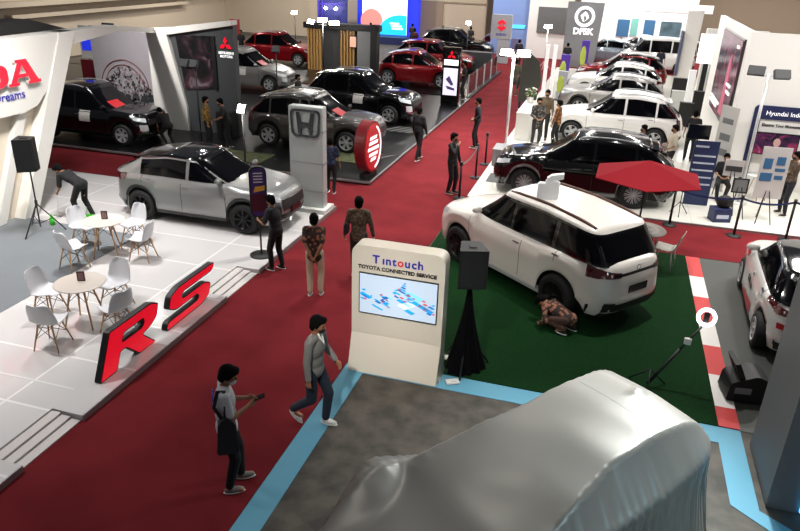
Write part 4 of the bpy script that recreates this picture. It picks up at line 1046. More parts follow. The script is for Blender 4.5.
def belt(a, b_, m, label, z=.95):
    mb = MB(); a, b_ = Vector((*a, z)), Vector((*b_, z)); n_ = 12; pts = [a.lerp(b_, i/n_)-Vector((0, 0, .1*(1-(2*i/n_-1)**2))) for i in range(n_+1)]
    mb.grid(lambda u, v: pts[int(round(u*n_))]+Vector((0, 0, (v-.5)*.05)), n_, 1)
    dv = (b_-a).normalized().cross(Vector((0, 0, 1)))*.004
    mb.grid(lambda u, v: pts[int(round(u*n_))]+dv+Vector((0, 0, (v-.5)*.05)), n_, 1)
    tag(mb.build('barrier_belt', m), label, 'belt')
belt((1.0, 17.3), R1[0], 'belt_blue', 'blue barrier belt running behind the parasol'); belt(R1[0], R1[1], 'belt_blue', 'blue barrier belt between parasol post and middle post')
belt(R1[1], R1[2], 'belt_blue', 'blue barrier belt in front of white poster easel'); belt(R1[2], R1[3], 'belt_blue', 'blue barrier belt leaving the frame at right')
belt(L1[0], L1[1], 'belt_pale', 'pale barrier belt beside the standing man in black')

# ------------------------------------------------------------------ right booth
mat('booth_white', 'e9e6e2', .6); mat('navy', '1d2450', .5)
t = thing('booth_wall', 'tall white booth wall with big portrait poster at right', 'booth wall')
MB().box(3.46, 21.5, 0, 3.6, 28.6, 4.3).build('side_panel', 'booth_white', t)
MB().box(3.46, 21.4, 0, 12.5, 21.5, 4.3).build('front_panel', 'booth_white', t)
o = MB().box(3.40, 22.0, 1.5, 3.46, 26.4, 4.05).build('poster', 'black_gloss', t)
s = MB().box(3.38, 22.05, 1.55, 3.40, 26.35, 4.0).build('poster_image', 'screen_pink', o)
b = MB(); b.prism([(23.2, 1.7), (23.9, 1.7), (23.7, 3.3), (23.4, 3.5), (23.2, 2.9)], 'x', 3.365, 3.38); b.build('poster_figure', mat('fig_pink', 'b05a70', .5, emit=.4), s)
b = MB()
for y0, y1, z in ((22.6, 23.4, 2.62), (22.5, 23.2, 2.42), (24.2, 26.2, 1.86), (24.6, 26.3, 1.72), (22.4, 22.8, 3.75)): b.box(3.36, y0, z, 3.38, y1, z+.07)
b.build('poster_lettering', 'sign_white', s)
for z, k in ((1.72, 0),): pass
c = rounded([(3.95, .05), (5.5, .05), (9, .05), (9, 2.42), (3.95, 2.42)], .12)
MB().prism([(3.95, .06), (4.15, .06), (4.15, 2.05), (9, 2.05), (9, 2.42), (4.02, 2.42), (3.95, 2.35)], 'y', 21.36, 21.4).build('navy_panel', 'navy', t)
text('lettering', 'Hyundai Indonesia', .17, 'text_white', t, (4.25, 21.35, 2.17), align='LEFT')
text('lettering', 'Electric Your Moments', .105, 'text_black', t, (4.22, 21.385, 1.86), align='LEFT', bold=.002)
MB().box(5.85, 21.2, .9, 5.95, 21.3, 1.6).build('side_trim', 'navy', t)
t = thing('television', 'wall mounted television showing a face on the white booth wall', 'television', (4.65, 21.24, 1.1))
MB().rbox(-.57, -.04, 0, .57, .05, .62, .01).build('frame', 'black_gloss', t)
o = MB().box(-.54, -.045, .03, .54, -.04, .59).build('screen', 'screen_show', t)
MB().ell((.02, -.046, .36), (.09, .003, .12)).build('screen_face', mat('face_pink', 'b08884', .5, emit=.3), o)
def easel(loc, rz, w, z0, z1, label, m, lines, tri=True, colr='text_black'):
    t = thing('poster_easel', label, 'easel', loc, rz)
    MB().box(-w/2, -.02, z0, w/2, 0, z1).build('board', m, t)
    H_ = z1-z0
    for (x0, y0, x1, y1) in lines: MB().box(-w/2+w*x0, -.026, z0+H_*y0, -w/2+w*x1, -.02, z0+H_*y1).build('board_print', colr, t)
    if tri:
        for a in (-pi/2-.6, -pi/2+.6+pi*0, pi/2): MB().tube([(0, .04, z0+.4), (.32*cos(a), .04+.3*sin(a), 0)], .012, 6).build('leg', 'black_matte', t)
        MB().tube([(0, .04, z0+.3), (0, .04, z1-.1)], .012, 6).build('pole', 'black_matte', t)
    return t
mat('board_blue', '243058', .5); mat('board_white', 'dedcda', .5); mat('board_gray', 'c8c5c2', .5); mat('pic_blue', '3a6a94', .5); mat('pic_line', 'c4cad8', .5)
easel((2.62, 19.1, .06), .1, .62, 0, 1.72, 'tall navy information board with pale lines beside parasol', 'board_blue', [(.08, .9, .6, .93)]+[(.08, .76-.11*k, .92, .785-.11*k) for k in range(5)], False, 'pic_line')
easel((3.22, 20.5, .06), -.9, .6, .1, 2.4, 'narrow white poster stand with small car pictures', 'board_gray', [(.2, .8, .8, .86), (.2, .6, .8, .68), (.2, .42, .8, .5), (.2, .25, .8, .3)], True, 'mid_gray')
easel((4.1, 18.3, .06), .12, .66, .62, 1.9, 'white poster on a tripod with blue pictures by right barrier', 'board_gray', [(.12, .58, .42, .78), (.55, .66, .85, .82), (.08, .34, .5, .5), (.58, .38, .88, .46), (.55, .54, .9, .6)], True, 'pic_blue')
easel((3.3, 18.7, .06), 0, .46, .98, 1.4, 'small grey picture board on a thin stand', 'board_gray', [(.08, .3, .92, .62)], True, 'dark_gray')
easel((3.5, 18.5, .06), .1, .38, .62, 1.0, 'small black edged picture board beside grey picture board', 'black_matte', [(.1, .1, .9, .9)], True, 'mid_gray')
t = thing('music_stand', 'black tripod stand near the tall navy board', 'stand', (2.15, 18.1, .06))
for k in range(3): MB().tube([(0, 0, .35), (.25*cos(k*2.09+.5), .25*sin(k*2.09+.5), 0)], .01, 6).build('leg', 'black_matte', t)
MB().tube([(0, 0, .2), (0, 0, .95)], .012, 6).build('pole', 'black_matte', t)
t = thing('carton', 'dark blue printed carton on the white floor behind barrier', 'carton', (3.1, 18.0, .06), .3)
MB().box(-.22, -.17, 0, .22, .17, .34).build('box', 'board_blue', t); MB().box(-.15, -.175, .1, .15, -.17, .2).build('print', 'pic_line', t)
t = thing('bag', 'black bag resting on top of the dark blue carton', 'bag', (3.15, 18.02, .40)); MB().ell((0, 0, .15), (.2, .14, .17)).build('pouch', 'black_matte', t)
t = thing('camera_monitor', 'black monitor on stand behind the tall navy board', 'monitor', (2.6, 21.0, .06))
MB().box(-.3, -.03, 1.35, .3, .03, 1.75).build('screen', 'black_gloss', t); MB().tube([(0, 0, 0), (0, 0, 1.4)], .02).build('pole', 'black_matte', t); MB().lathe([(.001, 0), (.2, 0), (.2, .02), (.001, .02)], 16).build('base', 'black_matte', t)
t = thing('side_table', 'small white table behind the white poster easel', 'table', (4.25, 20.2, .06))
MB().lathe([(.001, .68), (.32, .68), (.32, .7), (.001, .7)], 24).build('table_top', 'white_gloss', t)
for k in range(4): MB().tube([(.12*cos(k*1.57), .12*sin(k*1.57), .68), (.26*cos(k*1.57), .26*sin(k*1.57), 0)], .012, 6).build('leg', 'wood_light', t)

# ------------------------------------------------------------------ lamps on stands
def lamp_stand(loc, h, label, m='black_matte', heads=((0, 0, 0),), lit=True, tri=True, power=0, glow='lamp_glow', rz=0, aim=1.0, r=.022, hw=.2):
    t = thing('lamp_stand', label, 'lamp', loc, rz)
    MB().tube([(0, 0, .02), (0, 0, h)], r, 10).build('pole', m, t)
    if tri:
        for k in range(3): MB().tube([(0, 0, .5), (.4*cos(k*2.09+.4), .4*sin(k*2.09+.4), .01)], .013, 6).build('leg', m, t)
    else: MB().lathe([(.001, 0), (.22, 0), (.22, .02), (.001, .03)], 20).build('base', m, t)
    for (x, y, z) in heads:
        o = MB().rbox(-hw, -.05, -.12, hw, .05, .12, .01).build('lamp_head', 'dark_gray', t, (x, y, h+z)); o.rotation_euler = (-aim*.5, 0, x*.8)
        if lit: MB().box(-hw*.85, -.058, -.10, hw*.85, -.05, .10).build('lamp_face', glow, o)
    if len(heads) > 1:
        xs_ = [q[0] for q in heads]; MB().tube([(min(xs_), 0, h-.05), (max(xs_), 0, h-.05)], .015).build('crossbar', m, t)
    if power:
        ld = bpy.data.lights.new('lamp', 'SPOT'); ld.energy = power; ld.spot_size = 2.4; ld.spot_blend = .6; ld.shadow_soft_size = .15; ld.color = (1, .95, .86)
        lo = link('lamp_beam', ld, t, (0, -.15, h)); lo.rotation_euler = (radians(55), 0, 0)
    return t
lamp_stand((-2.95, 22.2, .06), 3.15, 'tall white lamp stand with bright heads at aisle edge', 'steel_pole', ((-.22, 0, .03), (.3, 0, .03)), power=250, r=.045, hw=.22, tri=False)  # heads made wider to stand in for the glare around them
lamp_stand((3.78, 19.75, .06), 3.4, 'tall pale pole with two unlit dark lamp heads before white booth wall', 'steel_pole', ((-.3, 0, .05), (.3, 0, .0)), lit=False, r=.04, tri=False)
lamp_stand((-8.9, 15.9, .012), 2.1, 'bright floodlight on thin stand behind the silver car', 'black_matte', ((0, 0, .05),), power=120, hw=.11)
lamp_stand((-12.2, 19.1, .11), 2.45, 'black stand with two unlit lamp heads before the dark display wall', 'black_matte', ((-.38, 0, .1), (-.1, 0, .1)), lit=False)
lamp_stand((-14.0, 33.5, .1), 2.6, 'bright lamp above the wooden slat booth with heads added for its glare', 'black_matte', ((-.6, 0, .05), (.0, 0, .15), (.6, 0, .05)), power=300, hw=.28)  # extra heads added to imitate the wide glare of one lamp
lamp_stand((-19.2, 41.5, .0), 2.5, 'bright lamp on stand near the beige wall doorway', 'black_matte', ((0, 0, 0),), power=150, hw=.22)
lamp_stand((-8.2, 41.0, .01), 2.5, 'bright lamp on stand beside the far black SUV', 'black_matte', ((0, 0, 0),), power=120, hw=.16)
lamp_stand((-3.9, 43.0, .012), 2.4, 'bright lamp in front of the grey wall screen', 'steel_pole', ((0, 0, 0),), power=150, hw=.25)
lamp_stand((-11.9, 24.0, .11), 2.5, 'dark pole lamp behind the dark grey SUV', 'black_matte', ((0, 0, 0),), lit=False, hw=.14)
t = thing('softbox_lamp', 'large glowing white light panel on a pale pole beside booth wall', 'lamp', (4.3, 36.0, .06))
MB().tube([(0, 0, 0), (0, 0, 2.3)], .05, 10).build('pole', 'steel_pole', t); MB().box(-.6, -.05, 1.7, .6, .05, 3.0).build('panel', 'panel_glow', t); MB().lathe([(.001, 0), (.25, 0), (.25, .03), (.001, .03)], 20).build('base', 'steel_pole', t)

# ------------------------------------------------------------------ background booths
t = thing('slat_booth', 'dark booth with vertical wooden slats behind the black MPV', 'booth')
MB().box(-15.9, 36.0, .1, -11.9, 36.15, 2.3).build('back_panel', 'dark_gray', t)
MB().box(-16.0, 35.6, 2.25, -11.8, 36.2, 2.55).build('top_beam', 'black_matte', t)
for g0, n_ in ((-15.85, 5), (-13.95, 5)):
    for k in range(n_): MB().box(g0+.17*k, 35.75, .1, g0+.17*k+.1, 35.9, 2.25).build('wood_slat', 'wood_slat', t)
MB().box(-12.95, 35.6, .1, -12.2, 35.95, 2.3).build('side_panel', 'mid_gray', t); MB().box(-12.2, 35.5, .1, -11.85, 36.0, 2.6).build('corner_column', 'black_matte', t)
o = MB().box(-13.4, 35.6, 1.4, -12.98, 35.66, 2.0).build('picture_frame', 'black_matte', t); MB().box(-13.36, 35.58, 1.44, -13.02, 35.6, 1.96).build('picture', mat('pic_warm', 'd8a48c', .5, emit=.5), o)
t = thing('led_screen', 'large lit screen with blue surround on the far stage', 'screen')
mat('stage_blue', '2030c8', .5, emit=.9); mat('screen_white', 'dfe8f4', .5, emit=1.1); mat('scr_coral', 'e08078', .5, emit=.8); mat('scr_sky', '18b0e0', .5, emit=1.0)
MB().box(-18.7, 51.4, .1, -14.5, 51.6, 7).build('frame', 'stage_blue', t); o = MB().box(-18.3, 51.35, .55, -14.85, 51.4, 6.5).build('screen_face', 'screen_white', t)
MB().prism([(-17.55+.85*cos(a), 1.45+.85*sin(a)) for a in [2*pi*i/32 for i in range(32)] if 1.45+.85*sin(a) > .6], 'y', 51.3, 51.34).build('coral_disc', 'scr_coral', o)
MB().prism([(-14.86, .56), (-14.86, 1.9)]+[(-15.3+1.75*cos(a), .56+1.4*sin(a)) for a in [pi*.42+pi*.58*i/16 for i in range(17)]], 'y', 51.27, 51.3).build('blue_dome', 'scr_sky', o)
MB().box(-16.1, 51.24, 1.3, -15.4, 51.27, 1.42).box(-16.0, 51.24, 1.12, -15.2, 51.27, 1.24).box(-15.95, 51.24, .95, -15.1, 51.27, 1.06).build('screen_caption', 'screen_white', o)
MB().box(-14.5, 51.0, 0, -13.9, 51.6, 7).build('side_column', 'stage_blue', t); MB().box(-19.0, 50.0, 0, -13.9, 51.3, .5).build('stage', mat('stage_dark', '1c2450', .5), t)
t = thing('stage_truss', 'blue lit lighting truss left of the far screen', 'truss')
b = MB()
for x in (-21.0, -20.7): b.tube([(x, 49.5, 0), (x, 49.5, 5)], .04, 6)
for k in range(14): b.tube([(-21.0, 49.5, .3*k), (-20.7, 49.5, .3*k+.3)], .02, 5)
for z in (2.6, 3.0): b.tube([(-21.0, 49.5, z), (-18.9, 49.5, z)], .04, 6)
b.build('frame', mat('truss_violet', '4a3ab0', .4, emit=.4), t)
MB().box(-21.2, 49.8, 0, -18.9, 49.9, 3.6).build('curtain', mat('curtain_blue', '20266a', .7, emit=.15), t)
for x in (-20.4, -19.6): MB().lathe([(.001, 0), (.1, .02), (.1, .1)], 12, (x, 49.3, 2.3), 'y').build('spotlight', 'lamp_glow', t)
# banner + S totem
t = thing('banner_wall', 'blue banner wall with pale lettering at the far end', 'banner')
MB().box(-8.2, 49.0, 0, -5.8, 49.2, 6).build('panel', mat('banner_blue', '7a92c8', .6), t)
text('lettering', 'ANNUAL', .36, 'text_white', t, (-7.5, 48.98, 1.72), shear=.3, bold=.01); MB().prism([(-6.95, 1.72), (-6.0, 1.72), (-5.93, 1.95), (-6.88, 1.95)], 'y', 48.96, 49.0).build('caption_bar', mat('text_cyan', '50c8f0', .5, emit=.8), t)
b = MB(); b.lathe([(.55, -.02), (.62, -.02), (.62, .02), (.55, .02)], 24, (-7.9, 47.5, .8), 'y', closed=True); b.box(-6.6, 47.5, 0, -5.9, 47.6, 1.2)
b.build('display_shape', mat('violet_gray', '6a6890', .5), t)
t = thing('brand_totem', 'pale grey totem with red S emblem and small lettering', 'totem', (-6.7, 44.5, 0))
MB().box(-.3, -.15, 0, .4, .15, 1.9).build('column', mat('totem_gray', 'a5a8ae', .5), t); MB().box(-.75, -.18, 1.45, .5, .17, 2.85).build('panel', 'totem_gray', t)
S_ = [(-.30, .0), (0, .30), (.30, .08), (.22, .0), (.0, .12), (-.1, .04), (.3, -.0), (0, -.30), (-.30, -.08), (-.22, .0), (0, -.12), (.1, -.04)]
S_ = [(0, .33), (.28, .12), (.14, .04), (0, .13), (-.08, .08), (.28, -.14), (0, -.33), (-.28, -.12), (-.14, -.04), (0, -.13), (.08, -.08), (-.28, .14)]
curve_shape([S_], .02, ['red_sign'], 'emblem', t, (-.1, -.2, 2.25), (pi/2, 0, 0)); text('lettering', 'SUZUKI', .18, 'text_blue', t, (-.1, -.19, 1.65), bold=.004)
# bright white booth with grey wall screen
t = thing('booth_wall', 'bright white far booth wall with a large grey screen', 'booth wall')
MB().box(-5.7, 48.3, 0, -2.9, 48.5, 7).build('panel', 'booth_white', t); MB().box(-5.1, 48.2, 1.6, -3.0, 48.28, 3.2).build('screen', mat('screen_gray', '6a6c6c', .3), t)
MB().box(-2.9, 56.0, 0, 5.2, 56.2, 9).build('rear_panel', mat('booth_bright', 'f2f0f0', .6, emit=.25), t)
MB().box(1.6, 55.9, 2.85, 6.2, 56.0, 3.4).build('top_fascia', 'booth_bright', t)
for x0, x1, z0, z1, m in ((-.1, .75, 1.0, 2.2, 'pic_blue'), (.85, 1.35, 1.1, 2.3, 'pic_teal'), (1.75, 2.5, 1.0, 2.25, 'pic_blue'), (2.9, 4.3, .8, 2.2, 'pic_slate')):
    if m == 'pic_teal': mat('pic_teal', '78b8b0', .5)
    if m == 'pic_slate': mat('pic_slate', '56707c', .5, noise_amt=.5, noise_scale=2)
    MB().box(x0, 55.9, z0, x1, 55.99, z1).build('wall_picture', m, t)
t = thing('brand_totem', 'tall grey leaning totem with a round white emblem', 'totem')
MB().prism([(-3.05, 0), (-1.15, 0), (-.95, 3.75), (-3.05, 3.75)], 'y', 44.9, 45.2).build('column', mat('totem_mid', '77787c', .5), t)
MB().lathe([(.50+.09*cos(2*pi*j/8), .05*sin(2*pi*j/8)) for j in range(8)], 32, (-2.0, 44.86, 2.95), 'y', closed=True).build('emblem_ring', 'text_white', t)
curve_shape([[(-.25, .05), (0, .3), (.1, .22), (-.08, .04), (0, -.3), (-.1, -.25)], [(.25, -.05), (.0, .24), (.08, .04), (.12, -.1), (0, -.3)]], .02, ['text_white'], 'emblem', t, (-2.0, 44.86, 2.95), (pi/2, 0, 0))
text('lettering', 'DFSK', .5, 'text_white', t, (-2.0, 44.86, 1.95), bold=.02)
t = thing('sign_board', 'tall white slanted sign board with dark side screen', 'sign board')
MB().prism([(3.5, 0), (4.1, 0), (4.25, 3.75), (3.45, 3.7)], 'y', 41.9, 42.3).build('column', 'booth_white', t); MB().box(3.3, 41.5, .4, 3.42, 42.2, 2.7).build('screen', mat('screen_slate', '4a5068', .4), t)
t = thing('booth_wall', 'white low booth block with dark openings beside the light panel', 'booth wall')
MB().box(4.2, 38.5, 0, 7.0, 39.0, 3.1).build('panel', 'booth_white', t)
for x0 in (4.3, 5.2): MB().box(x0, 38.4, .1, x0+.8, 38.5, 1.6).build('dark_opening', 'black_matte', t)
# assorted stands between the right rows
def cabinet(name, label, cat, x, y, w, d, h, m, z=.06, top=None):
    t = thing(name, label, cat, (x, y, z)); MB().rbox(-w/2, -d/2, 0, w/2, d/2, h, .01).build('body', m, t)
    MB().box(-w/2-.01, -d/2-.01, h, w/2+.01, d/2+.01, h+.03).build('top', top or m, t); return t
cabinet('counter', 'white counter block at the aisle corner near the plants', 'counter', -2.7, 25.6, .5, 2.6, .95, 'white_gloss')
cabinet('plinth', 'low grey plinth by the front of the black SUV', 'plinth', -2.85, 21.1, .55, .8, .5, 'mid_gray')
tag(MB().box(-3.0, 19.0, .061, -2.3, 19.9, .068).build('floor_sticker', 'dark_gray'), 'dark printed floor sticker beside the front wheel of black SUV', 'sticker')
t = thing('potted_plant', 'small green plant with white flowers on the white counter', 'plant', (-2.75, 26.3, 1.04))
MB().lathe([(.001, 0), (.1, 0), (.13, .2), (.001, .2)], 16).build('pot', 'white_matte', t)
b = MB(); R_ = random.Random(2)
for k in range(40): b.ell((R_.uniform(-.18, .18), R_.uniform(-.18, .18), .25+R_.random()*.3), (.05, .05, .04), R_.randrange(2), n=4)
b.build('leaves', [mat('leaf', '4a6a34', .7), mat('flower_pink', 'd8c4c4', .7)], t)
for x, l in ((-2.95, 'left one of two slim white pillars at the aisle edge'), (-2.6, 'right one of two slim white pillars at the aisle edge')):
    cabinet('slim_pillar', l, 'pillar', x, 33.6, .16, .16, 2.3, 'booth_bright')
for i, (x, y, h, m1, m2) in enumerate(((-2.2, 34.9, 1.8, 'lime', 'violet'), (-1.6, 41.2, 1.9, 'lime', 'violet'), (-2.1, 33.0, 1.3, 'lime', 'gray_pale'))):
    mat('lime', 'a9b84a', .6); mat('violet', '4a2a98', .5); mat('gray_pale', 'a8a8b0', .6)
    t = thing('display_stand', ['violet and lime decorated display stand behind the slim pillars', 'violet and lime display stand at the foot of grey totem', 'lime and grey display stand in front of silver grey crossover nose'][i], 'display stand', (x, y, .06))
    MB().prism([(-.2, 0), (.2, 0), (.24, h), (-.18, h)], 'y', -.12, .12).build('board', m2, t); MB().ell((-.05, -.13, h*.55), (.16, .05, h*.3)).build('figure', m1, t); MB().box(-.25, -.2, 0, .25, .2, .05).build('base', 'dark_gray', t)
t = thing('feather_banner', 'dark curved banner standing behind the bright aisle lamp', 'banner', (-3.1, 28.3, .012))
MB().prism([(-.35, .7), (.35, .6), (.5, 1.6), (.35, 2.3), (0, 2.55), (-.3, 2.4)], 'y', -.03, .03).build('cloth', mat('banner_dark', '3a3c36', .6), t); MB().tube([(0, .04, 0), (0, .04, 2.4)], .02).build('pole', 'black_matte', t); MB().lathe([(.001, 0), (.2, 0), (.2, .03), (.001, .03)], 16).build('base', 'black_matte', t)
cabinet('counter', 'dark counter strip behind the standing pillar by the aisle', 'counter', -7.6, 39.9, 2.2, .6, 1.0, 'dark_gray', .1)
def rope(p0, p1): pass
for i, x in enumerate((-6.15, -6.15, -6.15)):
    pass
for i, y in enumerate((32.4, 34.4, 36.4, 38.4)):
    t = thing('glass_panel', 'waist high clear panel at the aisle edge of the dark grey stand', 'barrier', (-6.12, y, .1), 0, 'clear panels along the dark grey stand')
    MB().box(-.012, -.85, .05, .012, .85, .95).build('pane', mat('clear_glass', '4a5054', .05, trans=.6), t)
    for s_ in (-1, 1): MB().box(-.02, s_*.86-.02, 0, .02, s_*.86+.02, 1.0).build('post', 'steel_pole', t)
tag(MB().box(-16.6, 23.5, .11, -13.3, 23.6, 1.0).build('low_wall', 'dark_gray'), 'low dark partition behind the dark display wall', 'partition')
for x, y, w, h, m, l in ((3.0, 34.0, .6, 1.2, 'black_matte', 'black box monitor beside the white van'), (3.7, 32.0, .5, 1.0, 'black_matte', 'black speaker box near the slanted sign board'), (2.75, 31.0, .5, 1.1, 'white_gloss', 'white panel stand behind the crossover tail'), (3.35, 33.0, .28, 1.7, 'booth_bright', 'slim white panel next to black speaker box'), (3.0, 29.5, .5, .9, 'black_matte', 'low black display case beside white MPV tail')):
    cabinet('display_case', l, 'display case', x, y, w, .25, h, m)
for i, (x, y) in enumerate(((-2.0, 53.5), (-.1, 54.3), (3.4, 53.4), (5.2, 53.9))):
    t = thing('motorcycle', ['dark motorcycle parked farthest left by the bright wall', 'dark motorcycle second from left by the bright wall', 'dark motorcycle in front of the blue wall pictures', 'dark motorcycle farthest right by the bright wall'][i], 'motorcycle', (x, y, 0), .3)
    for wx in (-.6, .6): MB().lathe([(.27+.05*cos(2*pi*j/8), .05*sin(2*pi*j/8)) for j in range(8)], 20, (wx, 0, .32), 'y', closed=True).build('wheel', 'tire', t)
    b = MB(); b.ell((.15, 0, .8), (.3, .15, .17)); b.ell((-.4, 0, .85), (.4, .13, .08)); b.ell((0, 0, .5), (.3, .16, .22)); b.tube([(.6, 0, .32), (.4, 0, 1.05)], .04); b.tube([(.38, -.35, 1.1), (.38, .35, 1.1)], .02); b.tube([(-.6, 0, .32), (0, 0, .45)], .04); b.build('bodywork', 'dark_gray', t)
# stuff seen through the white portal
t = thing('exhibit_board', 'small lit blue and white panel behind the white portal', 'board', (-19.3, 23.0, 0))
MB().box(-.3, -.05, 1.9, .3, .05, 3.1).build('frame', 'white_matte', t); MB().box(-.22, -.06, 2.2, .22, -.05, 2.9).build('print', 'stage_blue', t); MB().tube([(0, 0, 0), (0, 0, 1.95)], .03).build('pole', 'black_matte', t); MB().box(-.35, -.1, .1, .25, .0, 1.85).build('red_panel', mat('panel_maroon', '6a1420', .5), t)
t = thing('exhibit_board', 'tall black panel beside the grey printed backdrop', 'panel', (-17.9, 22.5, 0))
MB().box(-.2, -.05, 1.2, .25, .05, 3.3).build('board', 'black_matte', t); MB().box(-.1, -.07, 1.0, .5, .0, 1.6).build('lower_board', 'white_gloss', t); MB().box(-.15, -.03, 0, .15, .03, 1.2).build('post', 'black_matte', t)
tag(MB().box(-30, 30, 2.3, -29.5, 46, 2.5).build('wall_ledge', 'wall_beige'), 'beige ledge along the far left wall', 'ledge')
WORLD = .085
LAMPS = []
for p in ((-13, 3), (-4, 3), (-4, 9), (-4, 15), (-13, 21), (-4, 21), (1, 15), (1, 21)): LAMPS.append((*p, 10.5, .3, 70))
for y in (22, 28, 35, 42):
    for x in (-17, -12, -7.5): LAMPS.append((x, y, 8.5, .3, 55))
for y in (19, 23.5, 28, 33, 38, 43, 50):
    for x in (-1.0, 2.5): LAMPS.append((x, y, 6.5, .25, 105))
for y in (28, 34, 40, 46): LAMPS.append((-4.6, y, 8, .4, 300))
LAMPS += [(7, 18.0, 6.5, .4, 330), (1, 53, 6, 1.0, 500), (4.5, 17.5, 6.0, .3, 80)]
LAMPS += [(-10, 7, 8, .4, 165, (1, .98, .97), None, 'DISK', 1.7), (-9.5, 11.5, 8, .4, 170, (1, .98, .97), None, 'DISK', 1.7), (-9.5, 10, 7, .4, 120, (1, .98, .96), (-12.5, 11.5, 2), 'DISK', 1.6), (-14.0, 17.2, 7, .3, 150, (1, .98, .96), (-14.8, 20.8, 1.8), 'DISK', 1.5)]  # the two aimed ones are unseen fills added for fascia and backdrop wall
LAMPS += [(-20, 46, 8, .8, 900), (-10, 46, 8, .8, 700), (-24, 32, 7, .8, 700), (-25, 42, 7, .8, 600), (9, 50, 8, .8, 1300), (-4.6, 14, 8, .4, 110, (1, .97, .93), None, 'DISK', 1.3), (-4.6, 19, 8, .4, 170, (1, .97, .93), None, 'DISK', 1.3), (-4.6, 24, 8, .4, 220, (1, .97, .93), None, 'DISK', 1.3), (5, 16.2, 7, .4, 120, (1, .97, .93), None, 'DISK', 1.3)]  # most are unseen fills added to brighten far walls and aisle carpet
LAMPS += [(3.4, 4.2, 2.6, .5, 12, (.55, .85, 1), (1.4, 6.1, .7), 'DISK', 1.4), (2.4, 9.6, 5.5, .3, 115, (.92, 1, 1), (1.1, 6.9, 1.4), 'DISK', 1.1), (1, 12.5, 9, .3, 150, (1, .97, .93), None, 'DISK', 1.5)]  # first is a low cyan fill, added as LED spill on the cover
LAMPS += [(-2.6, .5, 9.5, .3, 30, (1, .97, .92), (-2.5, 8.8, 1.1), 'DISK', .45)]  # added narrow fill aimed at the kiosk front, no visible source
# ------------------------------------------------------------------ batik fabrics
def batik(name, a, b_, sc=14):
    m = bpy.data.materials.new(name); m.use_nodes = True; nt = m.node_tree; bs = nt.nodes['Principled BSDF']; bs.inputs['Roughness'].default_value = .9
    tc = nt.nodes.new('ShaderNodeTexCoord'); v = nt.nodes.new('ShaderNodeTexVoronoi'); v.inputs['Scale'].default_value = sc
    r = nt.nodes.new('ShaderNodeValToRGB'); r.color_ramp.interpolation = 'CONSTANT'
    r.color_ramp.elements[0].color = (*lin(a), 1); r.color_ramp.elements[1].position = .42; r.color_ramp.elements[1].color = (*lin(b_), 1)
    nt.links.new(tc.outputs['Object'], v.inputs['Vector']); nt.links.new(v.outputs['Distance'], r.inputs['Fac']); nt.links.new(r.outputs['Color'], bs.inputs['Base Color']); MATS[name] = m; return name
batik('batik_brown', '8a5a44', '2e201c'); batik('batik_tan', '6a5a48', '4a3c30', 22); batik('batik_orange', 'a06a34', '5a3820'); batik('batik_blue', '2c3a5c', '141a2c'); batik('batik_gray', '6a6664', '34302e'); batik('batik_yellow', 'a88434', '6a5020')
NEAR, MID, FAR = .009, .014, .026
# man in grey blazer, walking right
p, q = person('walking man in grey blazer, blue jeans and white shoes', (-3.16, 7.12, .01), radians(-4), 1.70, feet=((.13, .06), (-.30, -.06)), footz=(0, .10), hands=((.20, .25, .92), (.04, -.24, .82)),
    shirt='7d7b77', trousers='1e2836', shoes='shoe_white', sleeve=1, vox=NEAR, lean=.06, hip=.9, mask=True, head=(.1, 0), shirt_len=.06)
MB().tube([q['up'](.055, -.05, 1.48), q['up'](.13, -.01, 1.33), q['up'](.055, .05, 1.48)], .014, 8).build('shirt_collar', 'shoe_white', p)
MB().lathe([(.034, -.01), (.036, 0), (.034, .01)], 12, q['wri'][0], 'x').build('watch', 'black_matte', p)
# person in white tee with phone
p, q = person('person in white printed T-shirt holding a phone, black side bag', (-3.62, 5.68, .01), radians(32), 1.70, feet=((.12, .11), (-.02, -.11)), hands=((.27, .06, 1.20), (.26, -.07, 1.18)), shirt='c9cbd0', trousers='141417', shoes='shoe_gray',
    sleeve=.42, vox=NEAR, head=(.35, -.25), mask='white', shirt_len=.12, elbow=((-.5, .5, -.8), (-.5, -.5, -.8)))
R3 = q['up']
MB().prism(rounded([(-.13, .0), (.12, .0), (.10, .40), (.0, .5), (-.09, .42)], .05), 'y', -.045, .045).build('shoulder_bag', mat('bag_black', '232328', .7), p, (.0, -.22, .68))
MB().tube([(.0, -.225, 1.12), (.0, -.215, 1.30), (.0, -.16, 1.455), (-.07, -.12, 1.43), (-.12, -.15, 1.25), (-.03, -.215, 1.1)], .022, 8).build('bag_strap', 'bag_black', p)
b = MB()
for k, (y, z, w) in enumerate(((.03, 1.36, .05), (.02, 1.31, .1), (.03, 1.26, .12), (.02, 1.21, .1), (.03, 1.16, .07))): b.rbox(-.134, y-w/2, z-.009, -.115, y+w/2, z+.009, .004)
b.build('shirt_print', 'text_blue', p)
ph = MB().rbox(-.075, -.04, -.006, .075, .04, .006, .004).build('phone', 'black_gloss', None, (0, 0, 0)); ph.rotation_euler = (0, -.3, radians(32))
w = Matrix.Translation((-3.62, 5.68, .01)) @ Matrix.Rotation(radians(32), 4, 'Z') @ ((q['wri'][0]+q['wri'][1])/2+Vector((.11, 0, .035))); ph.location = w
tag(ph, 'dark phone held in both hands by the person in white T-shirt', 'phone')
